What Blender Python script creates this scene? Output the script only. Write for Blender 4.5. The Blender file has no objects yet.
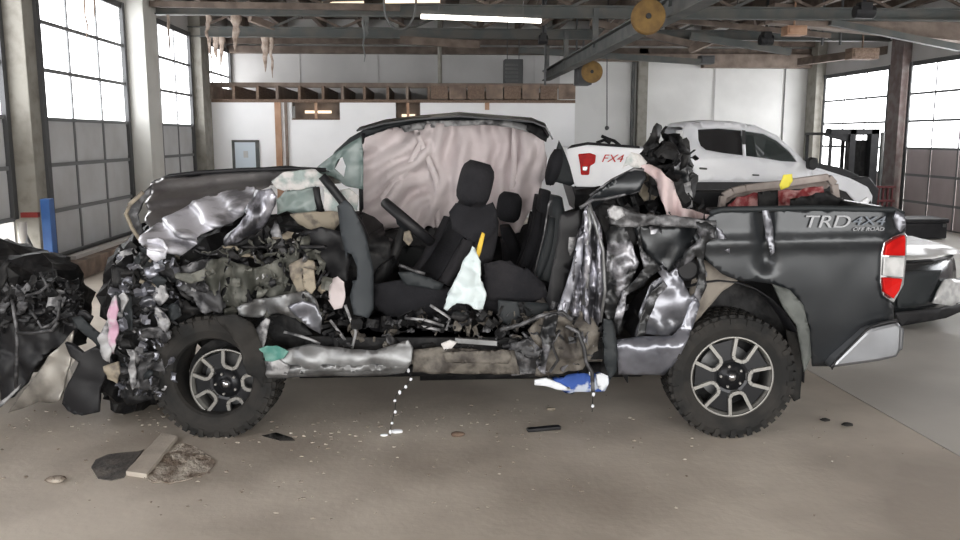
import bpy, bmesh, math, random
from math import sin, cos, pi, radians, atan, tan
from mathutils import Vector, Matrix, noise
from mathutils.geometry import delaunay_2d_cdt
random.seed(7)
S = bpy.context.scene
COL = S.collection

# ------------------------------------------------------------------ camera, sky, light, exposure
FPX = 850.0; EYE = 1.88
PITCH = atan(133 / FPX); YAW = atan(50 / 860.0)
camd = bpy.data.cameras.new('camera'); cam = bpy.data.objects.new('camera', camd); COL.objects.link(cam)
camd.sensor_width = 36.0; camd.lens = 36.0 * FPX / 960.0
cam.location = (0, 0, EYE); cam.rotation_euler = (pi / 2 - PITCH, 0, -YAW)
camd.clip_start = 0.05; camd.clip_end = 500
S.camera = cam
S.view_settings.view_transform = 'Standard'; S.view_settings.look = 'None'
S.view_settings.gamma = 1.0; S.view_settings.use_curve_mapping = False
S.view_settings.exposure = 1.42
w = bpy.data.worlds.new('overcast'); S.world = w; w.use_nodes = True
bg = w.node_tree.nodes['Background']; bg.inputs[0].default_value = (1.0, 0.985, 0.955, 1); bg.inputs[1].default_value = 3.1
WINDOW_GLOW = 2.6
S.cycles.max_bounces = 6; S.cycles.diffuse_bounces = 4; S.cycles.glossy_bounces = 3
S.cycles.use_denoising = True
S.cycles.sample_clamp_indirect = 6.0
# portals over the open doorways (they only guide the sampling of the real sky)
def portal(loc, rot, sx, sy):
    l = bpy.data.lights.new('portal', 'AREA'); l.shape = 'RECTANGLE'; l.size = sx; l.size_y = sy
    l.cycles.is_portal = True
    o = bpy.data.objects.new('portal', l); COL.objects.link(o); o.location = loc; o.rotation_euler = rot
portal((2.5, -4.95, 2.0), (radians(90), 0, 0), 13.0, 3.9)

# ------------------------------------------------------------------ frames
RY = Matrix.Rotation(-YAW, 3, 'Z')
cp, sp = cos(PITCH), sin(PITCH)
def ray(px, py):
    u = (px - 480) / FPX; v = (270 - py) / FPX
    return Vector((u, cp + v * sp, -sp + v * cp))
def F(px, py, y):                 # truck frame: x to the right of the picture, y away from the camera
    d = ray(px, py); t = y / d.y
    return Vector((d.x * t, y, EYE + d.z * t))
def G(px, py, z=0.0):
    d = ray(px, py); t = (z - EYE) / d.z
    return Vector((d.x * t, d.y * t, z))
def RP(px, py, Y):                # room frame, plane y = Y
    d = RY @ ray(px, py); t = Y / d.y
    return Vector((d.x * t, Y, EYE + d.z * t))
def RX(px, py, X):
    d = RY @ ray(px, py); t = X / d.x
    return Vector((X, d.y * t, EYE + d.z * t))

# ------------------------------------------------------------------ materials
M = {}
def mat(name, col, rough=0.6, metal=0.0, col2=None, nscale=6.0, thresh=(0.4, 0.6), bump=0.0, bscale=30.0,
        coat=0.0, spec=0.5, detail=6.0, rough2=None, stretch=None, col3=None):
    m = bpy.data.materials.new(name); m.use_nodes = True
    nt = m.node_tree; N = nt.nodes; L = nt.links
    b = N['Principled BSDF']
    b.inputs['Base Color'].default_value = (*col, 1); b.inputs['Roughness'].default_value = rough
    b.inputs['Metallic'].default_value = metal; b.inputs['Specular IOR Level'].default_value = spec
    if coat: b.inputs['Coat Weight'].default_value = coat; b.inputs['Coat Roughness'].default_value = 0.15
    if col2 or bump:
        tc = N.new('ShaderNodeTexCoord'); mp = N.new('ShaderNodeMapping')
        L.new(tc.outputs['Object'], mp.inputs[0])
        if stretch: mp.inputs['Scale'].default_value = stretch
    if col2:
        n = N.new('ShaderNodeTexNoise'); n.inputs['Scale'].default_value = nscale; n.inputs['Detail'].default_value = detail
        L.new(mp.outputs[0], n.inputs[0])
        r = N.new('ShaderNodeValToRGB'); L.new(n.outputs['Fac'], r.inputs[0])
        r.color_ramp.elements[0].position = thresh[0]; r.color_ramp.elements[0].color = (*col, 1)
        r.color_ramp.elements[1].position = thresh[1]; r.color_ramp.elements[1].color = (*col2, 1)
        if col3:
            e = r.color_ramp.elements.new(min(0.98, thresh[1] + 0.12)); e.color = (*col3, 1)
        L.new(r.outputs[0], b.inputs['Base Color'])
        if rough2 is not None:
            q = N.new('ShaderNodeMapRange'); q.inputs[1].default_value = thresh[0]; q.inputs[2].default_value = thresh[1]
            q.inputs[3].default_value = rough; q.inputs[4].default_value = rough2
            L.new(n.outputs['Fac'], q.inputs[0]); L.new(q.outputs[0], b.inputs['Roughness'])
    if bump:
        n2 = N.new('ShaderNodeTexNoise'); n2.inputs['Scale'].default_value = bscale; n2.inputs['Detail'].default_value = 5
        L.new(mp.outputs[0], n2.inputs[0])
        bp = N.new('ShaderNodeBump'); bp.inputs['Strength'].default_value = bump; bp.inputs['Distance'].default_value = 0.02
        L.new(n2.outputs['Fac'], bp.inputs['Height']); L.new(bp.outputs[0], b.inputs['Normal'])
    M[name] = m; return m
def emis(name, col, s):
    m = bpy.data.materials.new(name); m.use_nodes = True; b = m.node_tree.nodes['Principled BSDF']
    b.inputs['Base Color'].default_value = (*col, 1); b.inputs['Emission Color'].default_value = (*col, 1)
    b.inputs['Emission Strength'].default_value = s; M[name] = m; return m
def glassy(name, col, alpha, rough=0.1):
    m = mat(name, col, rough, 0.0, spec=0.6); m.node_tree.nodes['Principled BSDF'].inputs['Alpha'].default_value = alpha
    return m

emis('pane', (0.98, 0.985, 1.0), WINDOW_GLOW)
emis('tube_light', (1.0, 0.95, 0.86), 3.0)
emis('warm_light', (1.0, 0.80, 0.58), 0.5)
mat('steel_grey', (0.075, 0.082, 0.082), 0.55, 0.2, (0.12, 0.12, 0.115), 3)
mat('beam_teal', (0.07, 0.078, 0.076), 0.6, 0.1, (0.10, 0.097, 0.088), 3)
mat('beam_brown', (0.085, 0.063, 0.05), 0.7, 0.0, (0.15, 0.115, 0.092), 4)
mat('frame_dark', (0.06, 0.062, 0.065), 0.6)
mat('frame_mullion', (0.17, 0.175, 0.18), 0.6)
mat('column_paint', (0.27, 0.26, 0.23), 0.75, 0, (0.17, 0.155, 0.135), 5, (0.45, 0.75), 0.15, 25)
mat('column_white', (0.6, 0.6, 0.57), 0.7, 0, (0.5, 0.49, 0.46), 2, (0.5, 0.8))
mat('column_brown', (0.17, 0.145, 0.14), 0.7, 0, (0.12, 0.085, 0.08), 5)
mat('door_panel', (0.56, 0.57, 0.58), 0.6, 0.0, (0.46, 0.46, 0.46), 1.6, (0.35, 0.7), 0.05, 8)
mat('door_panel_warm', (0.50, 0.44, 0.445), 0.6, 0.0, (0.42, 0.36, 0.365), 1.6, (0.35, 0.7), 0.05, 8)
mat('wall_white', (0.92, 0.93, 0.95), 0.8, 0, (0.82, 0.83, 0.85), 1.0, (0.4, 0.8))
mat('wall_grey', (0.5, 0.495, 0.49), 0.85, 0, (0.44, 0.435, 0.43), 0.8)
mat('wall_pale', (0.72, 0.72, 0.71), 0.85, 0, (0.62, 0.62, 0.61), 0.7)
mat('wood', (0.12, 0.078, 0.055), 0.75, 0, (0.22, 0.155, 0.115), 5, (0.35, 0.7), 0.2, 20, stretch=(6, 0.7, 6))
mat('wood_grey', (0.15, 0.115, 0.095), 0.8, 0, (0.25, 0.2, 0.165), 4, (0.35, 0.7), 0.2, 20)
mat('wood_orange', (0.36, 0.2, 0.12), 0.7, 0, (0.48, 0.31, 0.21), 4, (0.35, 0.7), 0.1, 20)
mat('plank', (0.13, 0.095, 0.075), 0.8, 0, (0.3, 0.22, 0.17), 4, (0.35, 0.7), 0.2, 20)
mat('roof_board', (0.22, 0.185, 0.16), 0.85, 0, (0.11, 0.09, 0.078), 1.5, (0.35, 0.65), 0.2, 10)
mat('roof_board_pale', (0.72, 0.68, 0.64), 0.85, 0, (0.5, 0.45, 0.41), 1.5, (0.45, 0.7))
mat('insulation', (0.2, 0.15, 0.12), 0.95, 0, (0.42, 0.35, 0.3), 7, (0.4, 0.6), 0.5, 30)
mat('concrete', (0.37, 0.325, 0.278), 0.62, 0, (0.56, 0.505, 0.44), 0.9, (0.38, 0.60), 0.12, 22, spec=0.35, detail=12, rough2=0.78)
mat('concrete_pale', (0.44, 0.42, 0.39), 0.5, 0, (0.54, 0.52, 0.485), 0.9, (0.36, 0.62), 0.12, 22, spec=0.4, detail=12, rough2=0.7)
mat('concrete_wet', (0.075, 0.07, 0.068), 0.55, 0, (0.16, 0.145, 0.13), 8, (0.4, 0.62), 0.3, 40)
mat('rubble', (0.17, 0.13, 0.10), 0.9, 0, (0.5, 0.45, 0.39), 9, (0.4, 0.62), 0.8, 50)
mat('slat_concrete', (0.42, 0.37, 0.32), 0.8, 0, (0.5, 0.45, 0.39), 6, (0.4, 0.6), 0.2, 30)
mat('paint', (0.02, 0.023, 0.027), 0.36, 0.4, (0.026, 0.029, 0.033), 3, bump=0.01, bscale=3, coat=0.25)
mat('paint_hood', (0.17, 0.165, 0.168), 0.32, 0.4, (0.09, 0.086, 0.09), 2.5, (0.46, 0.62), 0.15, 7, coat=0.6)  # body paint lightened to carry the windows reflected in the upper hood
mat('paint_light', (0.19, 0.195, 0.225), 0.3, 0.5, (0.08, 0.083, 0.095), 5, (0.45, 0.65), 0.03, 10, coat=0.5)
mat('torn', (0.018, 0.019, 0.021), 0.42, 0.4, (0.3, 0.3, 0.33), 6, (0.5, 0.64), 0.3, 20, coat=0.2, detail=8, rough2=0.35, col3=(0.68, 0.68, 0.72))
mat('torn_strip', (0.05, 0.05, 0.058), 0.36, 0.6, (0.35, 0.35, 0.4), 10, (0.46, 0.6), 0.3, 20, coat=0.2, detail=8, rough2=0.32, stretch=(1.2, 1, 0.4), col3=(0.72, 0.72, 0.78))
mat('engine_dark', (0.008, 0.008, 0.009), 0.6, 0.0, (0.035, 0.034, 0.034), 9, (0.48, 0.75), 0.4, 20, spec=.3)
mat('shard_grey', (0.045, 0.045, 0.048), 0.5, 0.3, (0.2, 0.2, 0.21), 12, (0.48, 0.66), 0.3, 25)
mat('shard_pale', (0.38, 0.38, 0.39), 0.5, 0.2, (0.08, 0.08, 0.085), 12, (0.48, 0.62), 0.3, 25)
mat('shard_green', (0.06, 0.062, 0.053), 0.6, 0.2, (0.17, 0.17, 0.15), 10, (0.4, 0.65), 0.2, 20)
mat('shard_beige', (0.3, 0.26, 0.2), 0.7, 0.0, (0.14, 0.12, 0.10), 12, (0.5, 0.65))
mat('bare_metal', (0.22, 0.225, 0.23), 0.4, 0.6, (0.08, 0.078, 0.078), 6, (0.45, 0.68), 0.1, 15)
mat('rusty', (0.16, 0.145, 0.125), 0.7, 0.2, (0.05, 0.043, 0.038), 9, (0.42, 0.6), 0.4, 25)
mat('rubber', (0.016, 0.016, 0.016), 0.8, 0, (0.03, 0.028, 0.026), 6, bump=0.1, bscale=40, spec=.25)
mat('black_plastic', (0.011, 0.011, 0.013), 0.5, 0, (0.018, 0.018, 0.02), 6, spec=.35)
mat('trim_plastic', (0.021, 0.025, 0.028), 0.6, 0, (0.03, 0.034, 0.037), 3, spec=.3)
mat('fabric', (0.010, 0.010, 0.012), 0.9, 0, (0.017, 0.017, 0.02), 4, bump=0.25, bscale=60, spec=.2)
mat('fabric_lite', (0.016, 0.016, 0.019), 0.9, 0, (0.026, 0.025, 0.028), 4, bump=0.3, bscale=60, spec=.2)
mat('airbag', (0.56, 0.49, 0.497), 0.9, 0, (0.66, 0.60, 0.603), 1.5, (0.3, 0.7), 0.25, 12)
mat('airbag_pink', (0.62, 0.47, 0.47), 0.9, 0, (0.72, 0.6, 0.6), 2.5, (0.3, 0.7), 0.2, 12)
mat('cloth_white', (0.6, 0.7, 0.72), 0.85, 0, (0.7, 0.77, 0.78), 4, (0.3, 0.7), 0.1, 12)
mat('laminate', (0.62, 0.60, 0.59), 0.6, 0, (0.32, 0.38, 0.37), 9, (0.48, 0.62), 0.5, 40)
glassy('glass_green', (0.17, 0.235, 0.222), 0.62, 0.3)
glassy('glass_pale', (0.27, 0.34, 0.325), 0.75, 0.3)
glassy('glass_dark', (0.02, 0.02, 0.022), 0.92, 0.08)
glassy('glass_clear', (0.04, 0.05, 0.05), 0.6, 0.06)
mat('alloy', (0.30, 0.295, 0.28), 0.42, 0.6)
mat('side_trim', (0.038, 0.044, 0.05), 0.6, 0, (0.048, 0.054, 0.06), 3, spec=.3)
mat('alloy_dark', (0.02, 0.021, 0.024), 0.35, 0.5)
mat('lamp_red', (0.42, 0.004, 0.004), 0.35, 0, (0.55, 0.008, 0.006), 9, spec=.15)
mat('lamp_clear', (0.55, 0.56, 0.57), 0.12, 0.3, (0.75, 0.76, 0.77), 14, coat=1.0)
mat('chrome', (0.5, 0.51, 0.53), 0.2, 0.95, (0.4, 0.41, 0.43), 4)
mat('bumper', (0.27, 0.28, 0.30), 0.32, 0.8, (0.22, 0.225, 0.24), 3)
mat('decal', (0.34, 0.35, 0.37), 0.5, 0.1)
mat('decal_blue', (0.13, 0.15, 0.18), 0.5, 0.1)
mat('white_paint', (0.80, 0.81, 0.84), 0.3, 0, (0.74, 0.75, 0.79), 2, coat=0.6)
mat('red_trim', (0.6, 0.02, 0.015), 0.5)
mat('red_rubble', (0.25, 0.03, 0.035), 0.6, 0, (0.5, 0.28, 0.27), 14, (0.45, 0.62), 0.5, 30)
mat('beige_frame', (0.42, 0.37, 0.35), 0.8, 0, (0.3, 0.26, 0.24), 6, bump=0.2)
mat('yellow', (0.75, 0.5, 0.05), 0.6)
mat('yellow_tag', (0.85, 0.75, 0.08), 0.6)
mat('reel_yellow', (0.23, 0.135, 0.035), 0.7, 0, (0.16, 0.09, 0.025), 8)
mat('blue', (0.02, 0.085, 0.28), 0.5, 0, (0.03, 0.11, 0.33), 4)
mat('blue_cloth', (0.04, 0.1, 0.38), 0.8, 0, (0.5, 0.55, 0.65), 6, (0.55, 0.6))
mat('teal_cloth', (0.06, 0.20, 0.17), 0.8, 0, (0.13, 0.27, 0.235), 20)
mat('flare_grey', (0.05, 0.055, 0.052), 0.55, 0, (0.11, 0.12, 0.113), 4, (0.4, 0.6))
mat('red', (0.22, 0.02, 0.018), 0.5)
mat('rack_red', (0.09, 0.012, 0.014), 0.6)
mat('hood_highlight', (0.62, 0.62, 0.68), 0.42, 0.15, (0.16, 0.158, 0.175), 3.6, (0.50, 0.62), 0.35, 12, coat=0.35, col3=(0.3, 0.29, 0.33))  # window highlights on the hood painted as a pale tone; a nose piece shares it
mat('sill_reflect', (0.22, 0.225, 0.26), 0.28, 0.5, (0.13, 0.135, 0.16), 4, coat=0.6)  # paler than the body paint: the sill's reflection is put into the colour
mat('dusty', (0.24, 0.215, 0.185), 0.85, 0, (0.12, 0.105, 0.09), 7, (0.4, 0.65), 0.2, 20)
mat('car_grey', (0.04, 0.045, 0.05), 0.25, 0.7, (0.055, 0.06, 0.065), 3, coat=0.8)
mat('car_hood_reflect', (0.62, 0.62, 0.62), 0.45, 0.1, (0.55, 0.55, 0.54), 3, coat=0.5)  # window light reflected in the dark car's hood, painted as a pale colour
mat('pink', (0.5, 0.3, 0.4), 0.5, 0, (0.5, 0.48, 0.5), 9, (.45, .55))
mat('pale_edge', (0.6, 0.58, 0.55), 0.5, 0.2)
mat('fascia', (0.35, 0.33, 0.3), 0.35, 0.5, (0.1, 0.09, 0.08), 3.0, (0.5, 0.7), coat=0.4)
mat('snow', (0.85, 0.88, 0.93), 0.9)
mat('light_blue', (0.6, 0.68, 0.75), 0.7)

# ------------------------------------------------------------------ object helpers
ORG = {}
def _set(o, label=None, cat=None, group=None, kind=None):
    if label: o['label'] = label
    if cat: o['category'] = cat
    if group: o['group'] = group
    if kind: o['kind'] = kind
def thing(name, label, cat, origin, group=None, frame='F'):
    o = bpy.data.objects.new(name, None); COL.objects.link(o); o.empty_display_size = 0.1
    origin = Vector(origin)
    if frame == 'F': o.location = RY @ origin; o.rotation_euler = (0, 0, -YAW)
    else: o.location = origin
    ORG[o.name] = (origin, frame); _set(o, label, cat, group); return o
class MB:
    def __init__(s): s.v = []; s.f = []; s.mi = []; s.cur = 0
    def add(s, v, f):
        n = len(s.v); s.v += [Vector(p) for p in v]; s.f += [tuple(i + n for i in q) for q in f]; s.mi += [s.cur] * len(f); return s
    def box(s, c, d, rot=None):
        c = Vector(c); x, y, z = d[0] / 2, d[1] / 2, d[2] / 2
        v = [Vector((a * x, b * y, e * z)) for a in (-1, 1) for b in (-1, 1) for e in (-1, 1)]
        if rot is not None: v = [rot @ p for p in v]
        return s.add([c + p for p in v], [(0, 1, 3, 2), (4, 6, 7, 5), (0, 4, 5, 1), (2, 3, 7, 6), (0, 2, 6, 4), (1, 5, 7, 3)])
    def span(s, a, b):
        a = Vector(a); b = Vector(b); return s.box((a + b) / 2, [abs(b[i] - a[i]) for i in range(3)])
    def beam(s, a, b, wd, ht, up=Vector((0, 0, 1))):
        a = Vector(a); b = Vector(b); d = (b - a).normalized(); r = d.cross(up)
        if r.length < 1e-3: r = Vector((1, 0, 0))
        r.normalize(); u = r.cross(d)
        v = [p + r * i * wd / 2 + u * j * ht / 2 for p in (a, b) for i, j in ((-1, -1), (1, -1), (1, 1), (-1, 1))]
        return s.add(v, [(0, 1, 2, 3), (7, 6, 5, 4), (0, 4, 5, 1), (1, 5, 6, 2), (2, 6, 7, 3), (3, 7, 4, 0)])
    def tube(s, pts, r, n=8):
        pts = [Vector(p) for p in pts]; rings = []
        for i, p in enumerate(pts):
            d = (pts[min(i + 1, len(pts) - 1)] - pts[max(i - 1, 0)]).normalized()
            a = d.cross(Vector((0.13, 0.21, 0.97)));
            if a.length < 1e-3: a = d.cross(Vector((1, 0, 0)))
            a.normalize(); b = d.cross(a); rr = r[i] if isinstance(r, (list, tuple)) else r
            rings.append([p + a * rr * cos(2 * pi * k / n) + b * rr * sin(2 * pi * k / n) for k in range(n)])
        return s.loft(rings)
    def loft(s, rings, cap=True, closed=True):
        n = len(rings[0]); v = [p for r in rings for p in r]; f = []
        for i in range(len(rings) - 1):
            for k in range(n if closed else n - 1):
                k2 = (k + 1) % n
                f.append((i * n + k, i * n + k2, (i + 1) * n + k2, (i + 1) * n + k))
        if cap: f.append(tuple(range(n))[::-1]); f.append(tuple((len(rings) - 1) * n + k for k in range(n)))
        return s.add(v, f)
    def prism(s, poly, off):
        n = len(poly); off = Vector(off); v = [Vector(p) for p in poly] + [Vector(p) + off for p in poly]
        return s.add(v, [tuple(range(n)), tuple(range(2 * n - 1, n - 1, -1))] + [(i, i + n, (i + 1) % n + n, (i + 1) % n) for i in range(n)])
    def lathe(s, prof, c, ax, n=32):      # prof: (radius, along axis)
        ax = Vector(ax).normalized(); a = ax.orthogonal().normalized(); b = ax.cross(a); c = Vector(c)
        rings = [[c + ax * h + (a * cos(2 * pi * k / n) + b * sin(2 * pi * k / n)) * r for k in range(n)] for r, h in prof]
        return s.loft(rings, cap=True)
    def blob(s, c, r, sub=2, seed=0, amp=0.3, freq=3.0):
        bm = bmesh.new(); bmesh.ops.create_icosphere(bm, subdivisions=sub, radius=1.0)
        rx, ry, rz = r if hasattr(r, '__len__') else (r, r, r); c = Vector(c); vs = []
        for v in bm.verts:
            k = 1 + amp * noise.noise(v.co * freq + Vector((seed * 3.7, seed, 0))) + amp * 0.5 * noise.noise(v.co * freq * 2.3 + Vector((0, seed * 5.1, 0)))
            vs.append(c + Vector((v.co.x * rx * k, v.co.y * ry * k, v.co.z * rz * k)))
        fs = [tuple(v.index for v in f.verts) for f in bm.faces]; bm.free(); return s.add(vs, fs)
    def build(s, name, m, parent=None, label=None, cat=None, group=None, kind=None, smooth=False, frame='F', origin=None,
              bevel=0, solid=0, sub=0):
        me = bpy.data.meshes.new(name)
        if parent is not None:
            root = parent
            while root.parent is not None: root = root.parent
            org, frame = ORG[root.name]
        elif origin is None:
            zs = [p.z for p in s.v]
            org = Vector((sum(p.x for p in s.v) / len(s.v), sum(p.y for p in s.v) / len(s.v), min(zs))); 
        else: org = Vector(origin)
        me.from_pydata([tuple(p - org) for p in s.v], [], s.f)
        for mm in (m if isinstance(m, (list, tuple)) else [m]): me.materials.append(M[mm])
        if isinstance(m, (list, tuple)): me.polygons.foreach_set('material_index', s.mi)
        bm = bmesh.new(); bm.from_mesh(me); bmesh.ops.recalc_face_normals(bm, faces=bm.faces); bm.to_mesh(me); bm.free()
        if smooth: me.polygons.foreach_set('use_smooth', [True] * len(me.polygons))
        o = bpy.data.objects.new(name, me); COL.objects.link(o)
        if parent is not None: o.parent = parent
        elif frame == 'F': o.location = RY @ org; o.rotation_euler = (0, 0, -YAW); ORG[o.name] = (org, 'F')
        else: o.location = org; ORG[o.name] = (org, 'R')
        _set(o, label, cat, group, kind)
        if sub:
            q = o.modifiers.new('sub', 'SUBSURF'); q.levels = sub; q.render_levels = sub
        if solid:
            q = o.modifiers.new('solid', 'SOLIDIFY'); q.thickness = solid; q.offset = 0
        if bevel:
            q = o.modifiers.new('bevel', 'BEVEL'); q.width = bevel; q.segments = 2; q.limit_method = 'ANGLE'
            q.harden_normals = False
        return o
def se(c, ax, ay, a, b, e=3.0, n=20):      # superellipse ring
    c = Vector(c); ax = Vector(ax); ay = Vector(ay); r = []
    for k in range(n):
        t = 2 * pi * k / n; x = abs(cos(t)) ** (2 / e) * (1 if cos(t) >= 0 else -1); y = abs(sin(t)) ** (2 / e) * (1 if sin(t) >= 0 else -1)
        r.append(c + ax * x * a + ay * y * b)
    return r
def inside(p, poly):
    x, y = p; r = False; j = len(poly) - 1
    for i in range(len(poly)):
        xi, yi = poly[i]; xj, yj = poly[j]
        if (yi > y) != (yj > y) and x < (xj - xi) * (y - yi) / (yj - yi) + xi: r = not r
        j = i
    return r
def crease(p, f, seed):
    q = Vector((p.x * f + seed * 7.1, p.y * f * 0.3, p.z * f + seed * 3.3))
    d = noise.voronoi(q)[0]
    return (d[1] - d[0]) - 0.3
def tri(poly, step, holes=(), jit=0.3, seed=0):
    rnd = random.Random(seed + len(poly)); pts = []; edges = []
    def ring(pl):
        b = len(pts); m = []
        for i in range(len(pl)):
            a = Vector(pl[i]); c = Vector(pl[(i + 1) % len(pl)]); k = max(1, int((c - a).length / step))
            for q in range(k): m.append(a.lerp(c, q / k))
        for q in m: pts.append(q)
        for i in range(len(m)): edges.append((b + i, b + (i + 1) % len(m)))
    ring(poly)
    for h in holes: ring(h)
    x0 = min(p[0] for p in poly); x1 = max(p[0] for p in poly); y0 = min(p[1] for p in poly); y1 = max(p[1] for p in poly)
    bd = list(pts); y = y0 + step / 2
    while y < y1:
        x = x0 + step / 2
        while x < x1:
            q = Vector((x + rnd.uniform(-jit, jit) * step, y + rnd.uniform(-jit, jit) * step))
            if inside(q, poly) and not any(inside(q, h) for h in holes) and all((q - b).length > step * 0.5 for b in bd): pts.append(q)
            x += step
        y += step
    V, E, Fc, _, _, _ = delaunay_2d_cdt(pts, edges, [], 0, 1e-5)
    out = []
    for f in Fc:
        c = sum((V[i] for i in f), Vector((0, 0))) / len(f)
        if inside(c, poly) and not any(inside(c, h) for h in holes): out.append(tuple(f))
    return V, out
def sheet(mb, poly, depth, step=6, amp=0.02, freq=6, seed=0, holes=(), fine=0.0, xz=0.3, fold=None):
    """a piece of sheet material whose outline runs through the given picture points at a given distance; its surface
    is creased in depth"""
    step = max(2.6, step * 0.62); pl = [Vector(p) for p in poly]
    if amp >= .03:                    # ragged torn outline
        out = []; rj = random.Random(seed + 77)
        for i in range(len(pl)):
            a = pl[i]; b = pl[(i + 1) % len(pl)]; n_ = max(1, int((b - a).length / 5))
            for q in range(n_): out.append(a.lerp(b, q / n_) + (Vector((rj.uniform(-1, 1), rj.uniform(-1, 1))) * min(1.1, amp * 18) if q else Vector((0, 0))))
        pl = out
    V, T = tri(pl, step, [[Vector(q) for q in h] for h in holes], 0.3, seed)
    vs = []
    for q in V:
        d = depth(q.x, q.y) if callable(depth) else depth
        p = F(q.x, q.y, d)
        k = crease(p, freq, seed) * amp + noise.noise(p * freq * 1.7 + Vector((seed, 0, 0))) * amp * 0.8
        if fine: k += noise.noise(p * freq * 5 + Vector((seed, 9, 0))) * fine
        if fold: k += fold(q.x, q.y)
        g = noise.noise(p * freq * 1.3 + Vector((0, seed, 4))) * amp * xz
        vs.append(p + Vector((g, -k, g * 0.7)))
    mb.add(vs, T); return mb
def piece(name, m, parent, poly, depth, label=None, solid=0.004, smooth=True, **kw):
    mb = MB(); sheet(mb, poly, depth, **kw); return mb.build(name, m, parent, label=label, solid=solid, smooth=smooth)

#@ROOM
# ================================================================== THE ROOM
XL, XR, YB, YF = -5.2, 10.45, 23.0, -5.0
H = 4.08
seamA = G(800, 366); seamB = G(960, 457)
# --- floor: two pours of concrete with an open joint between them
WA = RY @ seamA; WB = RY @ seamB
dirS = (WB - WA).normalized()
fl = MB(); fl.span((XL - 6, YF - 3, -0.3), (XR + 6, YB + 3, -0.03)); floor = fl.build('floor', 'concrete', frame='R', origin=(0, 0, 0), kind='structure')
far = WA - dirS * 6.2; near = WB + dirS * 5.0
nrm = Vector((dirS.y, -dirS.x, 0));
if nrm.x < 0: nrm = -nrm
g1 = MB(); g1.prism([(XL - 5, YF - 2, -0.2), (near.x, YF - 2, -0.2), (near.x, near.y, -0.2), (far.x, far.y, -0.2), (far.x, YB + 0.5, -0.2), (XL - 5, YB + 0.5, -0.2)], (0, 0, 0.2))
g1.build('slab', 'concrete', floor)
o_ = nrm * 0.012
g2 = MB(); g2.prism([(near.x + .012, YF - 2, -0.2), (XR + 5, YF - 2, -0.2), (XR + 5, YB + .5, -0.2), (far.x + .012, YB + .5, -0.2), (far.x + o_.x, far.y + o_.y, -0.2), (near.x + o_.x, near.y + o_.y, -0.2)], (0, 0, 0.2))
g2.build('slab', 'concrete_pale', floor, label='paler concrete slab')

# --- overhead doors
def overhead_door(name, X, y0, y1, cols, rows, nglass, panel='door_panel', inward=1, zmin=0.0, topsplit=False):
    """frame with one object per pane or panel; rows: list of heights from the top down"""
    root = MB(); s = inward
    root.span((X - 0.03, y0 - 0.05, rows[0] - 0.02), (X + 0.05, y1 + 0.05, rows[0] + 0.08))
    for yy in (y0, y1): root.span((X - 0.04, yy - 0.05, zmin), (X + 0.07 * s, yy + 0.05, rows[0] + 0.08))
    d = root.build(name, 'frame_dark', frame='R', origin=(X, (y0 + y1) / 2, 0), kind='structure')
    cw = (y1 - y0) / cols
    for i in range(len(rows) - 1):
        zt, zb = rows[i], rows[i + 1]
        if zb < zmin - 0.01: continue
        MB().span((X - 0.03, y0, zb - 0.026), (X + 0.045 * s, y1, zb + 0.026)).build('rail', 'frame_mullion', d)
        for c in range(cols):
            a = y0 + c * cw; b = a + cw
            gl = i < nglass
            m = MB()
            if gl: m.span((X - 0.012, a + 0.012, zb + 0.018), (X + 0.004, b - 0.012, zt - 0.018))
            else:
                m.span((X - 0.015, a + 0.02, zb + 0.018), (X + 0.012, b - 0.02, zt - 0.018))
                m.span((X - 0.015, a + 0.06, zb + 0.07), (X + 0.02 * s, b - 0.06, zt - 0.07))
            m.build('pane' if gl else 'panel', 'pane' if gl else panel, d)
            if c: MB().span((X - 0.02, a - 0.022, zb), (X + 0.03 * s, a + 0.022, zt)).build('stile', 'frame_mullion', d)
    return d
LR = [4.03, 3.40, 2.77, 2.12, 1.50, 0.87, 0.25, 0.0]
overhead_door('door_1', XL, 11.78, 15.12, 3, LR, 3)
overhead_door('door_2', XL, 16.0, 19.15, 3, LR, 3)
overhead_door('door_3', XL, 20.2, 22.9, 3, LR, 3)
overhead_door('door_4', XL, 7.2, 10.85, 3, LR[:6], 3, zmin=0.87)
RR = [3.41, 2.80, 2.22, 1.64, 1.07, 0.5, 0.0]
overhead_door('door_5', XR, 19.1, 22.3, 3, RR, 4, 'door_panel_warm', inward=-1)
overhead_door('door_6', XR, 13.6, 18.25, 5, RR, 3, 'door_panel_warm', inward=-1)
overhead_door('door_7', XR, 6.8, 11.7, 5, RR, 3, 'door_panel_warm', inward=-1)
overhead_door('door_8', XL, -3.2, 3.6, 5, LR, 3)

# --- side walls: headers, solid stretches and columns
wl = MB()
wl.span((XL - 0.3, YF, H), (XL, YB + 0.3, 5.6))
for a, b in ((YF, -3.25), (3.65, 7.15), (10.9, 11.73), (15.17, 15.95), (19.2, 20.15), (22.95, YB + 0.3)): wl.span((XL - 0.25, a, 0), (XL, b, H))
wall_left = wl.build('wall_left', 'wall_grey', frame='R', origin=(XL, 9, 0), kind='structure')
MB().span((XL, 10.92, 0), (XL + 0.30, 11.25, 4.7)).build('column', 'column_paint', wall_left, bevel=0.01)
MB().span((XL + 0.302, 11.2, 0), (XL + 0.34, 11.31, 4.7)).build('conduit', 'frame_dark', wall_left)
MB().span((XL, 15.2, 0), (XL + 0.37, 15.9, 4.7)).build('column', 'column_white', wall_left, label='white painted wall column', bevel=0.01)
MB().span((XL, 19.28, 0), (XL + 0.26, 19.95, 4.7)).build('column', 'column_paint', wall_left, bevel=0.01)
MB().span((XL, 3.6, 0), (XL + 0.30, 3.95, 4.7)).build('column', 'column_paint', wall_left, bevel=0.01)
wr = MB()
wr.span((XR, YF, 3.5), (XR + 0.3, YB + 0.3, 5.6))
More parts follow.
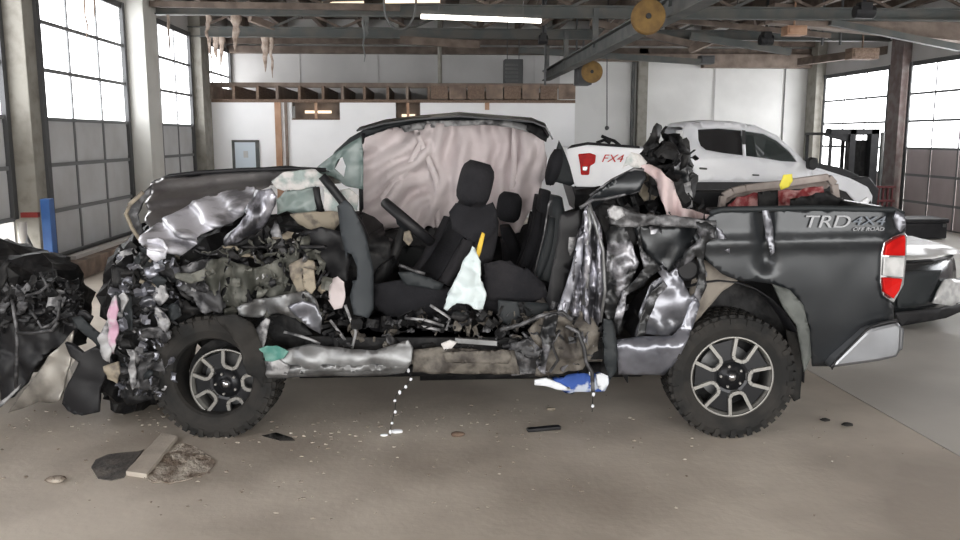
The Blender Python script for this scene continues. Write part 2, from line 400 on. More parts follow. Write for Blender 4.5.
for a, b in ((YF, 6.7), (11.75, 13.55), (18.3, 19.05), (22.35, YB + 0.3)): wr.span((XR, a, 0), (XR + 0.25, b, 3.5))
wall_right = wr.build('wall_right', 'wall_grey', frame='R', origin=(XR, 9, 0), kind='structure')
MB().span((XR - 0.2, 18.35, 0), (XR, 18.85, 4.7)).build('column', 'column_brown', wall_right, bevel=0.01)
MB().span((XR - 0.25, 22.4, 0), (XR, 22.95, 4.7)).build('column', 'column_paint', wall_right, bevel=0.01)
MB().span((XR - 0.28, 12.4, 0), (XR, 12.9, 4.7)).build('column', 'column_brown', wall_right, bevel=0.01)
# --- back wall
wb = MB(); wb.span((XL - 0.3, YB + 0.02, 0), (XR + 0.3, YB + 0.3, 5.6))
wall_back = wb.build('wall_back', 'wall_pale', frame='R', origin=(2, YB, 0), kind='structure')
c_ = RP(640, 137, YB)
MB().span((c_.x - 0.14, YB - 0.22, 0), (c_.x + 0.12, YB, 4.2)).build('pilaster', 'column_paint', wall_back, bevel=0.01)
MB().span((c_.x - 0.28, YB - 0.1, 0), (c_.x - 0.2, YB, 4.2)).build('pipe', 'steel_grey', wall_back)
x_a = RP(240, 60, YB).x; x_b = RP(575, 60, YB).x
MB().span((XL, YB, 2.0), (RP(560, 60, YB).x, YB + 0.02, 4.4)).build('wall_shade', 'wall_grey', wall_back, label='stretch of wall above the office painted greyer for its shade')  # shade on this part of the back wall, painted as a greyer sheet
for k, px in enumerate((300, 378, 425, 440, 535)):
    xx = RP(px, 80, YB).x
    MB().span((xx - 0.012, YB - 0.02, 0), (xx + 0.012, YB, 4.1)).build('batten', 'wall_grey', wall_back)
for px in (715, 785):
    xx = RP(px, 80, YB).x
    MB().span((xx - 0.012, YB - 0.02, 0), (xx + 0.012, YB, 3.7)).build('batten', 'wall_grey' if px != 785 else 'steel_grey', wall_back)
# --- wall behind the camera: two wide open doorways
wf = MB(); wf.span((XL - 0.3, YF - 0.3, 3.95), (XR + 0.3, YF, 5.6)); wf.span((XL - 0.3, YF - 0.3, 0), (-4.2, YF, 3.95)); wf.span((9.2, YF - 0.3, 0), (XR + 0.3, YF, 3.95))
wf.build('wall_front', 'wall_pale', frame='R', origin=(2, YF, 0), kind='structure')
# --- ceiling: boards on purlins on steel trusses
ce = MB(); ce.span((XL - 0.3, YF - 0.3, 4.95), (XR + 0.3, YB + 0.3, 5.15))
ceiling = ce.build('ceiling', 'roof_board', frame='R', origin=(2, 9, 4.95), kind='structure')
n = 0
yy = 8.0
while yy < 22.9:
    for k in range(8):
        xa = XL + 0.02 + k * 1.96
        MB().span((xa, yy, 4.90), (xa + 1.93, yy + 1.22, 4.95)).build('ceiling_board', 'roof_board_pale' if (n * 7 + k * 5) % 6 == 0 else 'roof_board', ceiling)
    yy += 1.25; n += 1
for k in range(16):
    x = XL + 0.5 + k * 1.0
    MB().span((x - 0.05, 8.0, 4.62), (x + 0.05, YB, 4.90)).build('purlin', 'beam_brown', ceiling)
def ibeam(mb, a, b, hh, ww, t=0.025):
    a = Vector(a); b = Vector(b); u = Vector((0, 0, 1))
    mb.beam(a - u * (hh - t) / 2, b - u * (hh - t) / 2, ww, t); mb.beam(a + u * (hh - t) / 2, b + u * (hh - t) / 2, ww, t); mb.beam(a, b, t, hh - t)
for Y, z, mm in ((10.9, 4.25, 'beam_teal'), (15.9, 4.13, 'beam_teal'), (19.3, 4.13, 'beam_teal')):
    b_ = MB(); ibeam(b_, (XL, Y, z), (XR, Y, z), 0.22, 0.16); beam = b_.build('roof_beam', mm, ceiling)
    MB().span((XL, Y - 0.05, z + 0.40), (XR, Y + 0.05, z + 0.48)).build('top_chord', 'beam_brown', ceiling)
    k = 0; x = XL + 0.3
    while x < XR - 0.8:
        MB().beam((x, Y, z + 0.1), (x + 0.75, Y, z + 0.42), 0.05, 0.05).build('truss_web', 'beam_teal' if k % 2 else 'beam_brown', ceiling)
        MB().beam((x + 0.75, Y, z + 0.42), (x + 1.5, Y, z + 0.1), 0.05, 0.05).build('truss_web', 'beam_brown', ceiling)
        x += 1.5; k += 1
MB().span((XL, YB - 0.22, 4.02), (XR, YB, 4.20)).build('wall_plate', 'beam_brown', ceiling)
MB().span((XL, YB - 0.42, 4.24), (XR, YB - 0.3, 4.5)).build('wall_plate', 'beam_brown', ceiling)
MB().span((RP(700, 80, YB).x, YB - 0.3, 3.70), (XR - 0.2, YB - 0.02, 4.05)).build('duct', 'wood_grey', ceiling)
MB().span((RP(575, 80, YB).x, YB - 0.3, 3.86), (RP(700, 80, YB).x, YB - 0.02, 4.05)).build('duct', 'wood_grey', ceiling)
# timber brace pieces in the roof on the right
for (p0, Y0, p1, Y1, wd) in (((640, 28), 19.0, (735, 12), 18.2, .12), ((690, 50), 21, (755, 22), 20.0, .16), ((770, 14), 16.3, (975, 34), 16.3, .36),
                             ((690, 36), 18.6, (790, 52), 18.6, .14), ((590, 22), 17, (690, 44), 17.0, .13), ((655, 18), 17, (830, 36), 17, .1),
                             ((540, 22), 16.4, (600, -20), 15.6, .14), ((600, 40), 18, (640, 0), 17, .12), ((800, 62), 22.2, (890, 50), 19.4, .18),
                             ((250, 18), 19, (290, 34), 19.6, .14), ((400, 40), 18.5, (480, 45), 18.5, .16), ((150, 4), 15.5, (400, 8), 15.5, .1),
                             ((830, 22), 16, (960, 48), 16, .12), ((520, 50), 21.5, (700, 62), 21.5, .14)):
    MB().beam(RP(*p0, Y0), RP(*p1, Y1), wd, wd).build('brace', 'wood_grey' if wd >= .3 else random.choice(['beam_brown', 'wood_grey', 'beam_brown', 'beam_teal']), ceiling)
# hanging rags of roof insulation
for (px, py, ln, wd, Y) in ((236, 22, 30, 12, 15.6), (208, 16, 28, 6, 16.5), (265, 44, 28, 10, 19.2), (271, 44, 34, 5, 19.1), (222, 45, 20, 7, 19), (216, 46, 14, 8, 19),
                            (821, 60, 18, 10, 22), (209, 44, 16, 4, 18.8), (366, 8, 28, 6, 15.7), (364, 30, 32, 3, 15.6), (168, 26, 30, 3, 16), (87, 2, 36, 4, 12.6), (93, 0, 18, 5, 12.4)):
    Y = 10.9 if Y < 13 else 15.9 if Y < 17.5 else 19.3 if Y < 21 else 22.8
    a = RP(px, py - 8, Y); b = RP(px + random.uniform(-1, 2), py + ln, Y); a.z = 4.02; w_ = wd / FPX * Y / 2
    mb = MB(); rings = []
    for i in range(8):
        t = i / 7; p = a.lerp(b, t); ww = w_ * (1 - t) ** 0.8 * (0.8 + 0.5 * noise.noise(Vector((px, t * 5, 0)))) + 0.006
        rings.append(se(p + Vector((0.05 * noise.noise(Vector((px, t * 4, 3))), 0, 0)), (1, 0, 0), (0, 1, 0), ww, ww * 0.5, 2, 8))
    mb.loft(rings).build('torn_insulation', 'insulation' if px not in (366, 364) else 'steel_grey', frame='R',
        label={236: 'long pale pointed rag of torn insulation hanging from the first beam at left', 208: 'thin pale rag of insulation hanging beside the long pointed one',
               265: 'brown rag of insulation hanging under the second beam above the partition', 271: 'longest thin brown rag hanging under the second beam above the partition',
               222: 'short dark insulation rag hanging before the farthest left window', 216: 'stubby insulation rag hanging at the top of the farthest left window',
               821: 'pale insulation rag hanging at the back right corner', 209: 'tiny insulation rag beside the farthest left column',
               366: 'pale hanging pipe end stub under the first beam', 364: 'thin frayed strip dangling under the hanging pipe stub',
               168: 'thin strip hanging over the second left window', 87: 'thin strand hanging over the top row of the nearest left window',
               93: 'short ragged strand hanging beside the thin one at the nearest left window'}[px], cat='insulation rag' if px not in (366,) else 'pipe')
# --- partition of the small office with its joists
YP = 20.0
pz = 2.66; xe = RP(575, 110, YP).x
holes = [(RP(288, 0, YP).x, RP(337, 0, YP).x, 2.30), (RP(394, 0, YP).x, RP(419, 0, YP).x, 2.22)]
pm = MB(); x = XL
for a, b, zb in holes:
    pm.span((x, YP, 0), (a, YP + 0.12, pz)); pm.span((a, YP, 0), (b, YP + 0.12, zb)); x = b
pm.span((x, YP, 0), (xe, YP + 0.12, pz)); pm.span((xe - 0.12, YP + 0.1, 0), (xe, YB, pz))
part = pm.build('wall_partition', 'wall_white', frame='R', origin=(0, YP, 0), kind='structure')
MB().span((XL, YP - 0.03, pz), (xe, YP + 0.15, pz + 0.07)).build('plate', 'wood', part)
MB().span((XL, YP + 0.25, pz + 0.35), (xe, YP + 0.4, pz + 0.46)).build('plate', 'wood_grey', part)
MB().span((XL, YP + 0.42, pz + 0.02), (xe, YB, pz + 0.05)).build('deck_board', 'wood_grey', part)
k = 0; x = XL + 0.25
while x < xe:
    MB().span((x, YP - 0.08 - 0.05 * (k % 3 == 0), pz + 0.07), (x + 0.06, YB, pz + 0.37)).build('joist', 'wood' if k % 3 else 'wood_grey', part)
    x += 0.49 + 0.05 * sin(k * 2.1); k += 1
for k in range(9):
    xa = RP(430, 0, YP).x + k * 0.42
    if xa + .4 < xe: MB().span((xa, YP - 0.16, pz + 0.08), (xa + 0.39, YP - 0.13, pz + 0.38 + 0.02 * (k % 2))).build('rim_board', 'plank' if k % 2 else 'wood', part)
for (px, mm, dx) in ((278, 'wood_orange', .07), (286, 'wood_grey', .03), (487, 'wood_orange', .05)):
    xx = RP(px, 110, YP).x; MB().span((xx - dx, YP - 0.06, 0 if px < 400 else 2.5), (xx + dx, YP, pz)).build('stud', mm, part)
for a, b, zb in holes:
    MB().span((a, YP + 0.5, zb - 0.1), (b, YP + 0.53, pz + 0.03)).build('back_board', 'wood_grey', part)
    MB().span((a + (b - a) * 0.22, YP + 0.4, zb + 0.13), (b - (b - a) * 0.22, YP + 0.46, zb + 0.19)).build('lamp', 'warm_light', part)
    MB().span((a, YP - 0.02, zb - 0.03), (b, YP + 0.12, zb)).build('sill', 'wood', part)
    MB().span(((a + b) / 2 - 0.03, YP + 0.02, zb), ((a + b) / 2 + 0.03, YP + 0.08, pz)).build('stud', 'wood_orange', part)
# small door in the partition
a = RP(232, 140, YP); b = RP(259, 140, YP)
d9 = MB(); d9.span((a.x, YP - 0.05, 0), (a.x + 0.06, YP, a.z)); d9.span((b.x - 0.08, YP - 0.05, 0), (b.x, YP, a.z)); d9.span((a.x, YP - 0.05, a.z - 0.05), (b.x, YP, a.z))
d9 = d9.build('door_9', 'steel_grey', frame='R', origin=((a.x + b.x) / 2, YP, 0), kind='structure')
MB().span((a.x + 0.06, YP - 0.03, 0.01), (b.x - 0.08, YP - 0.005, a.z - 0.05)).build('door_leaf', 'light_blue', d9)
MB().span(((a.x + b.x) / 2 - .05, YP - 0.04, a.z - 0.4), ((a.x + b.x) / 2 + .05, YP - 0.03, a.z - 0.25)).build('notice', 'door_panel', d9)

# --- things in the roof
def strip_light(label, pa, pb, Y, mm='tube_light', r=0.035):
    a = RP(*pa, Y); b = RP(*pb, Y); c = (a + b) / 2
    t = thing('strip_light', label, 'light', c, frame='R')
    MB().beam(a + Vector((0, 0, .06)), b + Vector((0, 0, .06)), 0.12, 0.05).build('housing', 'steel_grey', t)
    MB().tube([a, b], r, 10).build('lamp_tube', mm, t, smooth=True)
    for p in (a.lerp(b, .15), a.lerp(b, .85)): MB().tube([p + Vector((0, 0, .08)), Vector((p.x, p.y, 4.9))], 0.008, 6).build('hanger', 'steel_grey', t)
strip_light('long white lit fluorescent strip hanging at the top centre', (421, 16.5), (541, 21), 14.5)
strip_light('short warm lit strip light in the roof right of the yellow reels', (704, 11), (743, 17), 17.5, 'warm_light')
strip_light('pale strip light cut by the top edge left of centre', (384, 1), (440, 0.5), 14.0, 'warm_light')
strip_light('dim small strip light in the roof above the left partition', (322, 4), (364, 3), 17.0, 'warm_light')
# crane rail with reels
xr = 3.04
rail = thing('crane_rail', 'long grey steel crane rail running toward the camera under the roof', 'rail', (xr, 15, 3.2), frame='R')
m_ = MB(); ibeam(m_, (xr, 8.2, 3.46), (xr, 22.6, 3.46), 0.26, 0.2); m_.build('rail_beam', 'steel_grey', rail)
for Y in (10.9, 15.9, 19.3, 22.4): MB().span((xr - 0.05, Y - 0.05, 3.5), (xr + 0.05, Y + 0.05, 4.2)).build('hanger', 'steel_grey', rail)
def reel(label, px, py, dia, Y):
    c = RP(px, py, Y); r = dia / 2 / FPX * Y
    t = thing('cable_reel', label, 'reel', (c.x, c.y, c.z - r), 'cable reels on the crane rail', 'R')
    for y0 in (-0.09, 0.06): MB().lathe([(0.001, y0), (r * 0.97, y0), (r, y0 + .008), (r, y0 + 0.022), (r * 0.97, y0 + 0.03), (0.001, y0 + 0.03)], c, (0.18, 1, 0), 28).build('flange', 'reel_yellow', t)
    MB().lathe([(0.001, -0.07), (r * 0.55, -0.07), (r * 0.55, 0.07), (0.001, 0.07)], c, (0.18, 1, 0), 20).build('drum', 'black_plastic', t)
    MB().lathe([(0.001, -0.12), (r * 0.16, -0.12), (r * 0.16, 0.1), (0.001, 0.1)], c, (0.18, 1, 0), 14).build('axle', 'black_plastic', t)
    MB().span((c.x - .03, c.y + .1, c.z - .04), (c.x + .03, c.y + .14, 3.5)).build('bracket', 'steel_grey', t)
reel('larger mustard yellow round cable reel at the near part of the crane rail', 648, 17, 33, 10.7)
reel('smaller mustard yellow round cable reel at the far end of the crane rail', 592, 72, 21, 18.0)
p = RP(583, 74, 19.2); MB().box(p, (0.32, 0.5, 0.5)).box((p.x, p.y, (p.z + 4.02) / 2 + .1), (.05, .05, 4.02 - p.z - .25)).build('winch_housing', 'frame_dark', frame='R', label='dark metal box beside the smaller yellow reel', cat='winch', bevel=0.02)
# hanging heater cage
c = RP(513, 77, 20.6)
t = thing('unit_heater', 'dark hanging metal unit heater with slats above the office joists', 'heater', (c.x, c.y, c.z - 0.45), frame='R')
MB().span((c.x - .22, c.y - .2, c.z - .42), (c.x + .22, c.y + .2, c.z + .4)).build('housing', 'frame_dark', t, bevel=0.02)
for k in range(6): MB().span((c.x - .2, c.y - .24, c.z - .2 + k * .09), (c.x + .1, c.y - .2, c.z - .16 + k * .09)).build('slat', 'steel_grey', t)
for s_ in (-.14, .14): MB().tube([(c.x + s_, c.y, c.z + .38), (c.x + s_, c.y, 4.7)], .012, 6).build('hanger', 'frame_dark', t)
for px in (508, 517): 
    a = RP(px, 100, 20.3)
# cords, pipes
def cord(name, label, cat, pts, r, mm, parts=None):
    t = thing(name, label, cat, pts[-1], frame='R') if parts else None
    if parts:
        MB().tube(pts, r, 6).build('cord', mm, t, smooth=True); parts(t); return t
    return MB().tube(pts, r, 6).build(name, mm, frame='R', label=label, cat=cat, smooth=True)
a = RP(607, 55, 19); b = RP(607, 128, 19)
cord('pull_cord', 'thin dark cord with a ball end hanging before the back wall', 'cord', [(a.x, a.y, 4.9), (a.x, a.y, a.z), b], .012, 'frame_dark',
     lambda t: MB().blob(b, .05, 2, 1, .1).build('ball', 'frame_dark', t, smooth=True))
a = RP(440, 88, 20.6); MB().tube([(a.x, a.y, 3.0), (a.x, a.y, 4.60)], .05, 10).build('conduit_pipe', 'column_paint', frame='R', label='pale vertical pipe rising from the office joists', cat='pipe', smooth=True)
pts = [RP(384 + 16 * (1 - cos(t_ / 10 * pi)), 2 + 28 * sin(t_ / 10 * pi), 13.5) for t_ in range(11)]
cord('looped_cable', 'grey cable hanging in a loop from the roof left of the strip light', 'cable', [Vector((pts[0].x, pts[0].y, 4.6))] + pts + [Vector((pts[-1].x, pts[-1].y, 4.6))], .018, 'steel_grey')
for px, lb in ((507, 'left'), (518, 'right')):
    pass
for (px, Y, lb) in ((545, 18, 'thin dark rod hanging at the far end of the crane rail'), (576, 21, 'dark vertical rod hanging left of the smaller yellow reel'), (822, 17, 'dark rod hanging in the roof at right'), (840, 17, 'short dark rod hanging near the right beam')):
    a = RP(px, 85 if px < 600 else 45, Y); MB().tube([a, (a.x, a.y, 4.88)], .025, 6).build('hanging_rod', 'frame_dark', frame='R', label=lb, cat='rod')
# dark lumps (motors) and small wooden boxes in the roof
for (px, py, sx, sy, Y, nm, lb, mm) in ((543, 40, 9, 10, 17, 'hoist_motor', 'small black hoist motor in the roof left of the reels', 'black_plastic'),
        (766, 40, 13, 12, 17, 'hoist_motor', 'dark lump of a hoist motor in the roof at right', 'engine_dark'),
        (864, 12, 20, 14, 14, 'hoist_motor', 'black chain hoist motor at the top right', 'black_plastic'),
        (794, 31, 20, 9, 16, 'timber_box', 'orange brown timber block in the roof at right', 'wood_orange'),
        (862, 54, 28, 11, 17.2, 'timber_box', 'brown stencilled timber box under the right roof beam', 'wood'),
        (706, 60, 14, 8, 22, 'junction_box', 'small dark junction box on the beam above the white pickup', 'frame_dark')):
    c = RP(px, py, Y); k = Y / FPX
    mb = MB()
    if nm == 'hoist_motor':
        mb.tube([c - Vector((sx * k * .5, 0, 0)), c + Vector((sx * k * .5, 0, 0))], sy * k * .45, 12); mb.box(c + Vector((0, 0, sy * k * .3)), (sx * k * .6, .2, sy * k * .7)); mb.tube([c, Vector((c.x, c.y, 4.6))], .03, 6)
    else: mb.tube([c, Vector((c.x, c.y, 4.6 if nm == 'timber_box' else c.z))], .02, 6) if nm == 'timber_box' else 0; mb.box(c, (sx * k, .3, sy * k)); mb.box(c - Vector((0, .16, 0)), (sx * k * .85, .03, sy * k * .6))
    mb.build(nm, mm, frame='R', label=lb, cat='motor' if nm == 'hoist_motor' else 'box', bevel=0.01)
# --- left wall objects
a = RX(43, 196, XL + .45); b = RX(52, 268, XL + .45)
a = Vector((-4.60, 10.5, 0))
t = thing('lift_post', 'blue steel post standing against the nearest left column', 'post', (a.x, a.y, 0), frame='R')
MB().span((a.x - .055, a.y - .07, 0.02), (a.x + .055, a.y + .07, 1.15)).build('post', 'blue', t, bevel=.01)
MB().span((a.x - .16, a.y - .17, 0), (a.x + .16, a.y + .17, .02)).build('base_plate', 'blue', t)
MB().span((a.x - .28, a.y - .09, .93), (a.x - .08, a.y - .03, .99)).build('handle', 'red', t, label='red handle')
MB().tube([(a.x - .28, a.y - .06, .8), (a.x - .06, a.y - .06, .25)], .018, 6).build('brace', 'frame_dark', t)
MB().tube([RX(22, 222, XL + .35), RX(24, 272, XL + .35)], .05, 10).build('pale_pipe', 'pale_edge', frame='R', label='short pale vertical pipe left of the blue post', cat='pipe', smooth=True)
# board leaning along the left doors
t = thing('timber_curb', 'long brown timber curb lying along the left doors', 'timber', (XL + .5, 13.9, 0), frame='R')
MB().span((XL + .30, 11.35, 0), (XL + .54, 15.15, .24)).build('beam', 'plank', t, bevel=.01)
MB().span((XL + .28, 11.7, .24), (XL + .4, 15.15, .29)).build('cap_board', 'pale_edge', t)
# snowy light outside the half-open door: ground outside
MB().span((XL - 14, 2, -0.05), (XL - .35, 20, 0.0)).build('yard_ground', 'snow', frame='R', kind='structure')
# dark box far right
a = RX(903, 240, XR - .9); p0 = RP(905, 240, 14.0); p1 = RP(948, 218, 14.0)
p0 = RY @ G(905, 240); p1 = RY @ G(948, 240)
t = thing('tool_trunk', 'black metal trunk standing before the far right doors', 'trunk', (p0 + p1) / 2, frame='R')
wd = (p1 - p0).length; hh = 22 / FPX * p0.y
MB().span((p0.x - .4, p0.y, 0.02), (p1.x, p0.y + .6, hh * .78)).build('body', 'black_plastic', t, bevel=.02)
MB().span((p0.x - .42, p0.y - .02, hh * .79), (p1.x + .02, p0.y + .62, hh)).build('lid', 'black_plastic', t, bevel=.02)
MB().span((p1.x - .1, p0.y - .03, hh * .6), (p1.x - .04, p0.y, hh * .75)).build('latch', 'steel_grey', t)
# forklift mast by the far right window
c0 = RP(862, 215, 17.2); 
t = thing('forklift', 'dark forklift with a tall mast before the far right window', 'forklift', (c0.x, 17.6, 0), frame='R')
k = 17.2 / FPX
def X_(px): return RP(px, 137, 17.2).x
def Z_(py): return RP(850, py, 17.2).z
for px, w_ in ((851, 6), (873, 8)): MB().span((X_(px) - w_ * k / 2, 17.1, .1), (X_(px) + w_ * k / 2, 17.3, Z_(129))).build('mast_rail', 'black_plastic' , t)
MB().span((X_(829), 17.1, Z_(134)), (X_(877), 17.3, Z_(129))).build('mast_crossbar', 'black_plastic', t)
MB().beam((X_(826), 17.2, Z_(132)), (X_(848), 17.2, Z_(138)), .1, .16).build('guard_bar', 'black_plastic', t)
MB().span((X_(864), 17.3, .4), (X_(877), 17.6, Z_(140))).build('carriage', 'engine_dark', t)
MB().tube([(X_(880), 17.1, .3), (X_(880), 17.1, Z_(132))], .04, 8).build('hydraulic_cylinder', 'steel_grey', t)
MB().span((X_(846), 17.5, .25), (X_(876), 19.2, 1.0)).build('body', 'engine_dark', t, bevel=.05)
for px in (850, 872):
    for yy in (17.7, 18.9): MB().lathe([(0.001, -.09), (.24, -.09), (.27, -.05), (.27, .05), (.24, .09), (.001, .09)], (X_(px), yy, .27), (1, 0, 0), 20).build('wheel', 'rubber', t)
for yy in (17.4, 19.1):
    for px in (848, 874): MB().span((X_(px) - .03, yy - .03, 1.0), (X_(px) + .03, yy + .03, 1.95)).build('overhead_guard_post', 'black_plastic', t)
MB().span((X_(846), 17.35, 1.92), (X_(876), 19.15, 1.98)).build('overhead_guard', 'black_plastic', t)
# red rack of bars beside forklift
t = thing('red_rack', 'dark red slatted rack beside the right brown column', 'rack', (X_(880), 16.6, 0), frame='R')
for q in range(7): MB().span((RP(868 + q * 4.5, 150, 16.5).x, 16.5, .05), (RP(869.4 + q * 4.5, 150, 16.5).x, 16.54, RP(860, 186, 16.5).z)).build('bar', 'rack_red', t)
for zz in (.0, .6, RP(860, 188, 16.5).z): MB().span((RP(866, 150, 16.5).x, 16.48, zz), (RP(898, 150, 16.5).x, 16.56, zz + .04)).build('crossbar', 'rack_red', t)
#@END_ROOM
#@TRUCK
# ================================================================== THE WRECKED PICKUP
NY = 5.15; FY = 7.08                    # its near and far side
tr = thing('wrecked_pickup', 'dark grey four door pickup with its whole near side and front torn open', 'pickup', G(470, 440))
def P(px, py, d=NY): return F(px, py, d)
def lerp(a, b, t): return a + (b - a) * t
def wheel(px, py, depth, R, Wd, theta, rim_r, a0, label, inner=None, hoff=(0, 0), dish=0.0):
    C = F(px, py, depth); n = Vector((sin(theta), -cos(theta), 0)); u = Vector((cos(theta), sin(theta), 0)); up = Vector((0, 0, 1))
    def q(r, ang, h): return C + u * r * cos(ang) + up * r * sin(ang) + n * h
    def lathe(mb, prof, N=48): return mb.loft([[q(r, 2 * pi * k / N, h) for k in range(N)] for r, h in prof], cap=False)
    tm = MB()
    lathe(tm, [(rim_r - .012, -.02), (rim_r, .0), (rim_r + .02, .008), (rim_r + .05, .02), (R - .05, .022), (R - .022, .012), (R - .006, -.015), (R - .006, -Wd + .03), (R - .03, -Wd), (rim_r, -Wd + .01), (rim_r - .012, -Wd + .03), (rim_r - .012, -.02)], 56)
    N = 44
    for k in range(N):
        a = 2 * pi * k / N; dl = 2 * pi / N * .62
        for (h0, h1, r0, off) in ((.009, -.05, R - .035, 0), (-.06, -.125, R - .02, .5), (-.135, -.2, R - .02, 0), (-.21, -.265, R - .03, .5)):
            if h1 < -Wd: continue
            b = a + off * 2 * pi / N; r1 = R + .001
            vs = [q(r, b + dd, h) for r in (r0, r1) for h in (h0, h1) for dd in (0, dl)]
            tm.add(vs, [(4, 5, 7, 6), (0, 1, 5, 4), (2, 6, 7, 3), (0, 4, 6, 2), (1, 3, 7, 5)])
        if k % 2: 
            vs = [q(r, a + dd, h) for r in (R - .06, R - .02) for h in (.018, .028) for dd in (0, dl)]
            tm.add(vs, [(2, 3, 7, 6), (0, 1, 3, 2), (4, 6, 7, 5), (0, 2, 6, 4), (1, 5, 7, 3)])
    wh = tm.build('wheel', 'rubber', tr, label=label)
    if inner: rim_r = inner; C = C + u * hoff[0] + up * hoff[1] - n * dish
    rm = MB(); lathe(rm, [(rim_r - .012, .004), (rim_r - .002, .008), (rim_r - .002, -.01), (rim_r - .016, -.02), (rim_r - .02, -.2), (rim_r - .03, -.2), (rim_r - .026, -.02)], 56)
    rm.build('rim', 'alloy', wh, smooth=True)
    br = MB(); lathe(br, [(.001, -.13), (.175, -.13), (.175, -.145), (.001, -.145)], 40); br.build('brake_disc', 'bare_metal', wh)
    bk = MB(); lathe(bk, [(.001, -.17), (rim_r + (.05 if inner else -.03), -.12 if inner else -.17), (rim_r - .03, -.18), (.001, -.18)], 40); bk.build('drum_plate', 'engine_dark', wh)
    for k in range(5):
        a = radians(a0 + 72 * k)
        # dark spoke between two bright outlined windows
        b = a + radians(36); ro = rim_r - .018; d1 = radians(21); d2 = radians(30)
        f0 = [(.055, -radians(30)), (.055, radians(30)), (.115, radians(22)), (ro, d1), (ro, -d1), (.115, -radians(22))]
        m1 = MB(); m1.prism([q(r, b + dd, -.02 - .012 * (r < .1)) for r, dd in f0], -n * .03); m1.build('spoke', 'alloy_dark', wh, bevel=.004)
        # machined outline: down from the rim, across, back to the rim
        pl = [(ro + .004, -radians(16)), (.135, -radians(19)), (.112, -radians(12)), (.112, radians(12)), (.135, radians(19)), (ro + .004, radians(16))]
        m2 = MB(); pts = [q(r, a + dd, -.008) for r, dd in pl]
        for i in range(5): m2.beam(pts[i], pts[i + 1], .021, .02, up=n)
        m2.build('spoke_edge', 'alloy', wh)
    hb = MB(); lathe(hb, [(.001, .012), (.03, .012), (.036, .004), (.05, -.012), (.09, -.016), (.09, -.05)], 28); hb.build('hub', 'alloy_dark', wh, smooth=True)
    cpn = MB(); lathe(cpn, [(.001, .018), (.022, .018), (.024, .008)], 20); cpn.build('hub_cap', 'chrome', wh, smooth=True)
    for k in range(5):
        a = radians(a0 + 36 + 72 * k); m3 = MB(); c = q(.068, a, 0)
        m3.lathe([(.001, .0), (.008, .0), (.009, -.02)], c, n, 6); m3.build('lug_nut', 'alloy', wh)
    return wh
wheel(732, 377, 5.15, .398, .27, 0.0, .262, 70, 'rear wheel with five bright outlined spoke windows')
wheel(213, 378, 5.16, .398, .27, radians(-2), .258, 76, 'front wheel pushed askew under the crushed nose', .232, (.055, -.06), .07)
# far side wheels and axle
for px in (733, 240):
    C = F(px, 377, 5.15); wm = MB(); wm.lathe([(.25, 0), (.27, -.01), (.39, -.01), (.405, .03), (.405, .22), (.39, .26), (.25, .26)], (C.x, 6.75, C.z), (0, 1, 0), 40)
    wm.build('wheel', 'rubber', tr)
C = F(733, 377, 5.15)
MB().tube([(C.x, 5.35, C.z), (C.x, 6.9, C.z)], .05, 12).build('rear_axle', 'engine_dark', tr)
MB().blob((C.x, 6.1, C.z), (.16, .14, .16), 2, 3, .1).build('differential', 'engine_dark', tr, smooth=True)
x0 = F(180, 370, 5.5).x; x1 = F(890, 330, 5.5).x
for y in (5.62, 6.6): MB().span((x0, y, .50), (x1, y + .09, .66)).build('frame_rail', 'engine_dark', tr, bevel=.01)
for px in (270, 420, 560, 700, 850): X = F(px, 350, 5.6).x; MB().span((X - .04, 5.7, .53), (X + .04, 6.62, .62)).build('cross_member', 'engine_dark', tr)
# drive line clutter underneath
m = MB(); m.tube([P(300, 372, 5.9), P(700, 366, 6.1)], .045, 10); m.tube([P(420, 376, 6.3), P(640, 372, 6.4), P(700, 350, 6.4)], .035, 8); m.build('exhaust_pipe', 'engine_dark', tr, smooth=True)

# ---------------- bed
def bedd(px, py):      # body side bulges at the waist and tucks in at the sill
    t = (py - 208) / 160.0
    return NY + .06 * (t - .25) ** 2 * 2 + max(0, (px - 885)) / 25 * .10 + .05 * math.exp(-((px - 765) / 9.0) ** 2) * (1 if py < 262 else max(0, 1 - (py - 262) / 14)) \
        - .02 * math.exp(-((py - 244 + (px - 700) * .02) / 6.0) ** 2)
arch = [(811, 352), (808, 330), (801, 306), (790, 292), (774, 284), (752, 281), (737, 280)]
bed = [(711, 214), (722, 210), (760, 208), (812, 207), (870, 207), (893, 209), (903, 213), (905, 224), (905, 232), (896, 236), (886, 243), (882, 255), (881, 280), (884, 296), (893, 306), (893, 320), (884, 324), (866, 331), (848, 349), (834, 366), (812, 366)] + arch + [(722, 274), (708, 262), (698, 248), (694, 236), (700, 226)]
piece('bed_side', 'paint', tr, bed, bedd, step=7, amp=.005, freq=2.5, seed=3, solid=.012, smooth=True, xz=0)
m = MB(); r_ = [P(px, py, NY - .005) for px, py in ((710, 213), (722, 209.5), (812, 208), (893, 209.5), (903, 214))]
m.tube(r_, .018, 8); m.build('bed_rail', 'trim_plastic', tr, smooth=True)
m = MB(); m.span((P(712, 215).x, NY + .03, P(800, 209).z - .03), (P(892, 215).x, NY + .16, P(800, 209).z + .0)); m.build('bed_rail_cap', 'black_plastic', tr, bevel=.01)
zr = P(800, 209).z; xb0 = P(716, 215).x; xb1 = P(898, 215).x
MB().span((xb0, FY - .08, .62), (xb1, FY, zr + .0)).build('bed_side', 'paint', tr, label='far bed side', bevel=.02)
MB().span((xb0, 5.56, .80), (xb1 - .03, FY - .08, .86)).build('bed_floor', 'black_plastic', tr)
MB().span((xb0 + .02, 5.5, .8), (xb0 + .07, FY - .08, zr - .05)).build('bed_front_wall', 'engine_dark', tr)
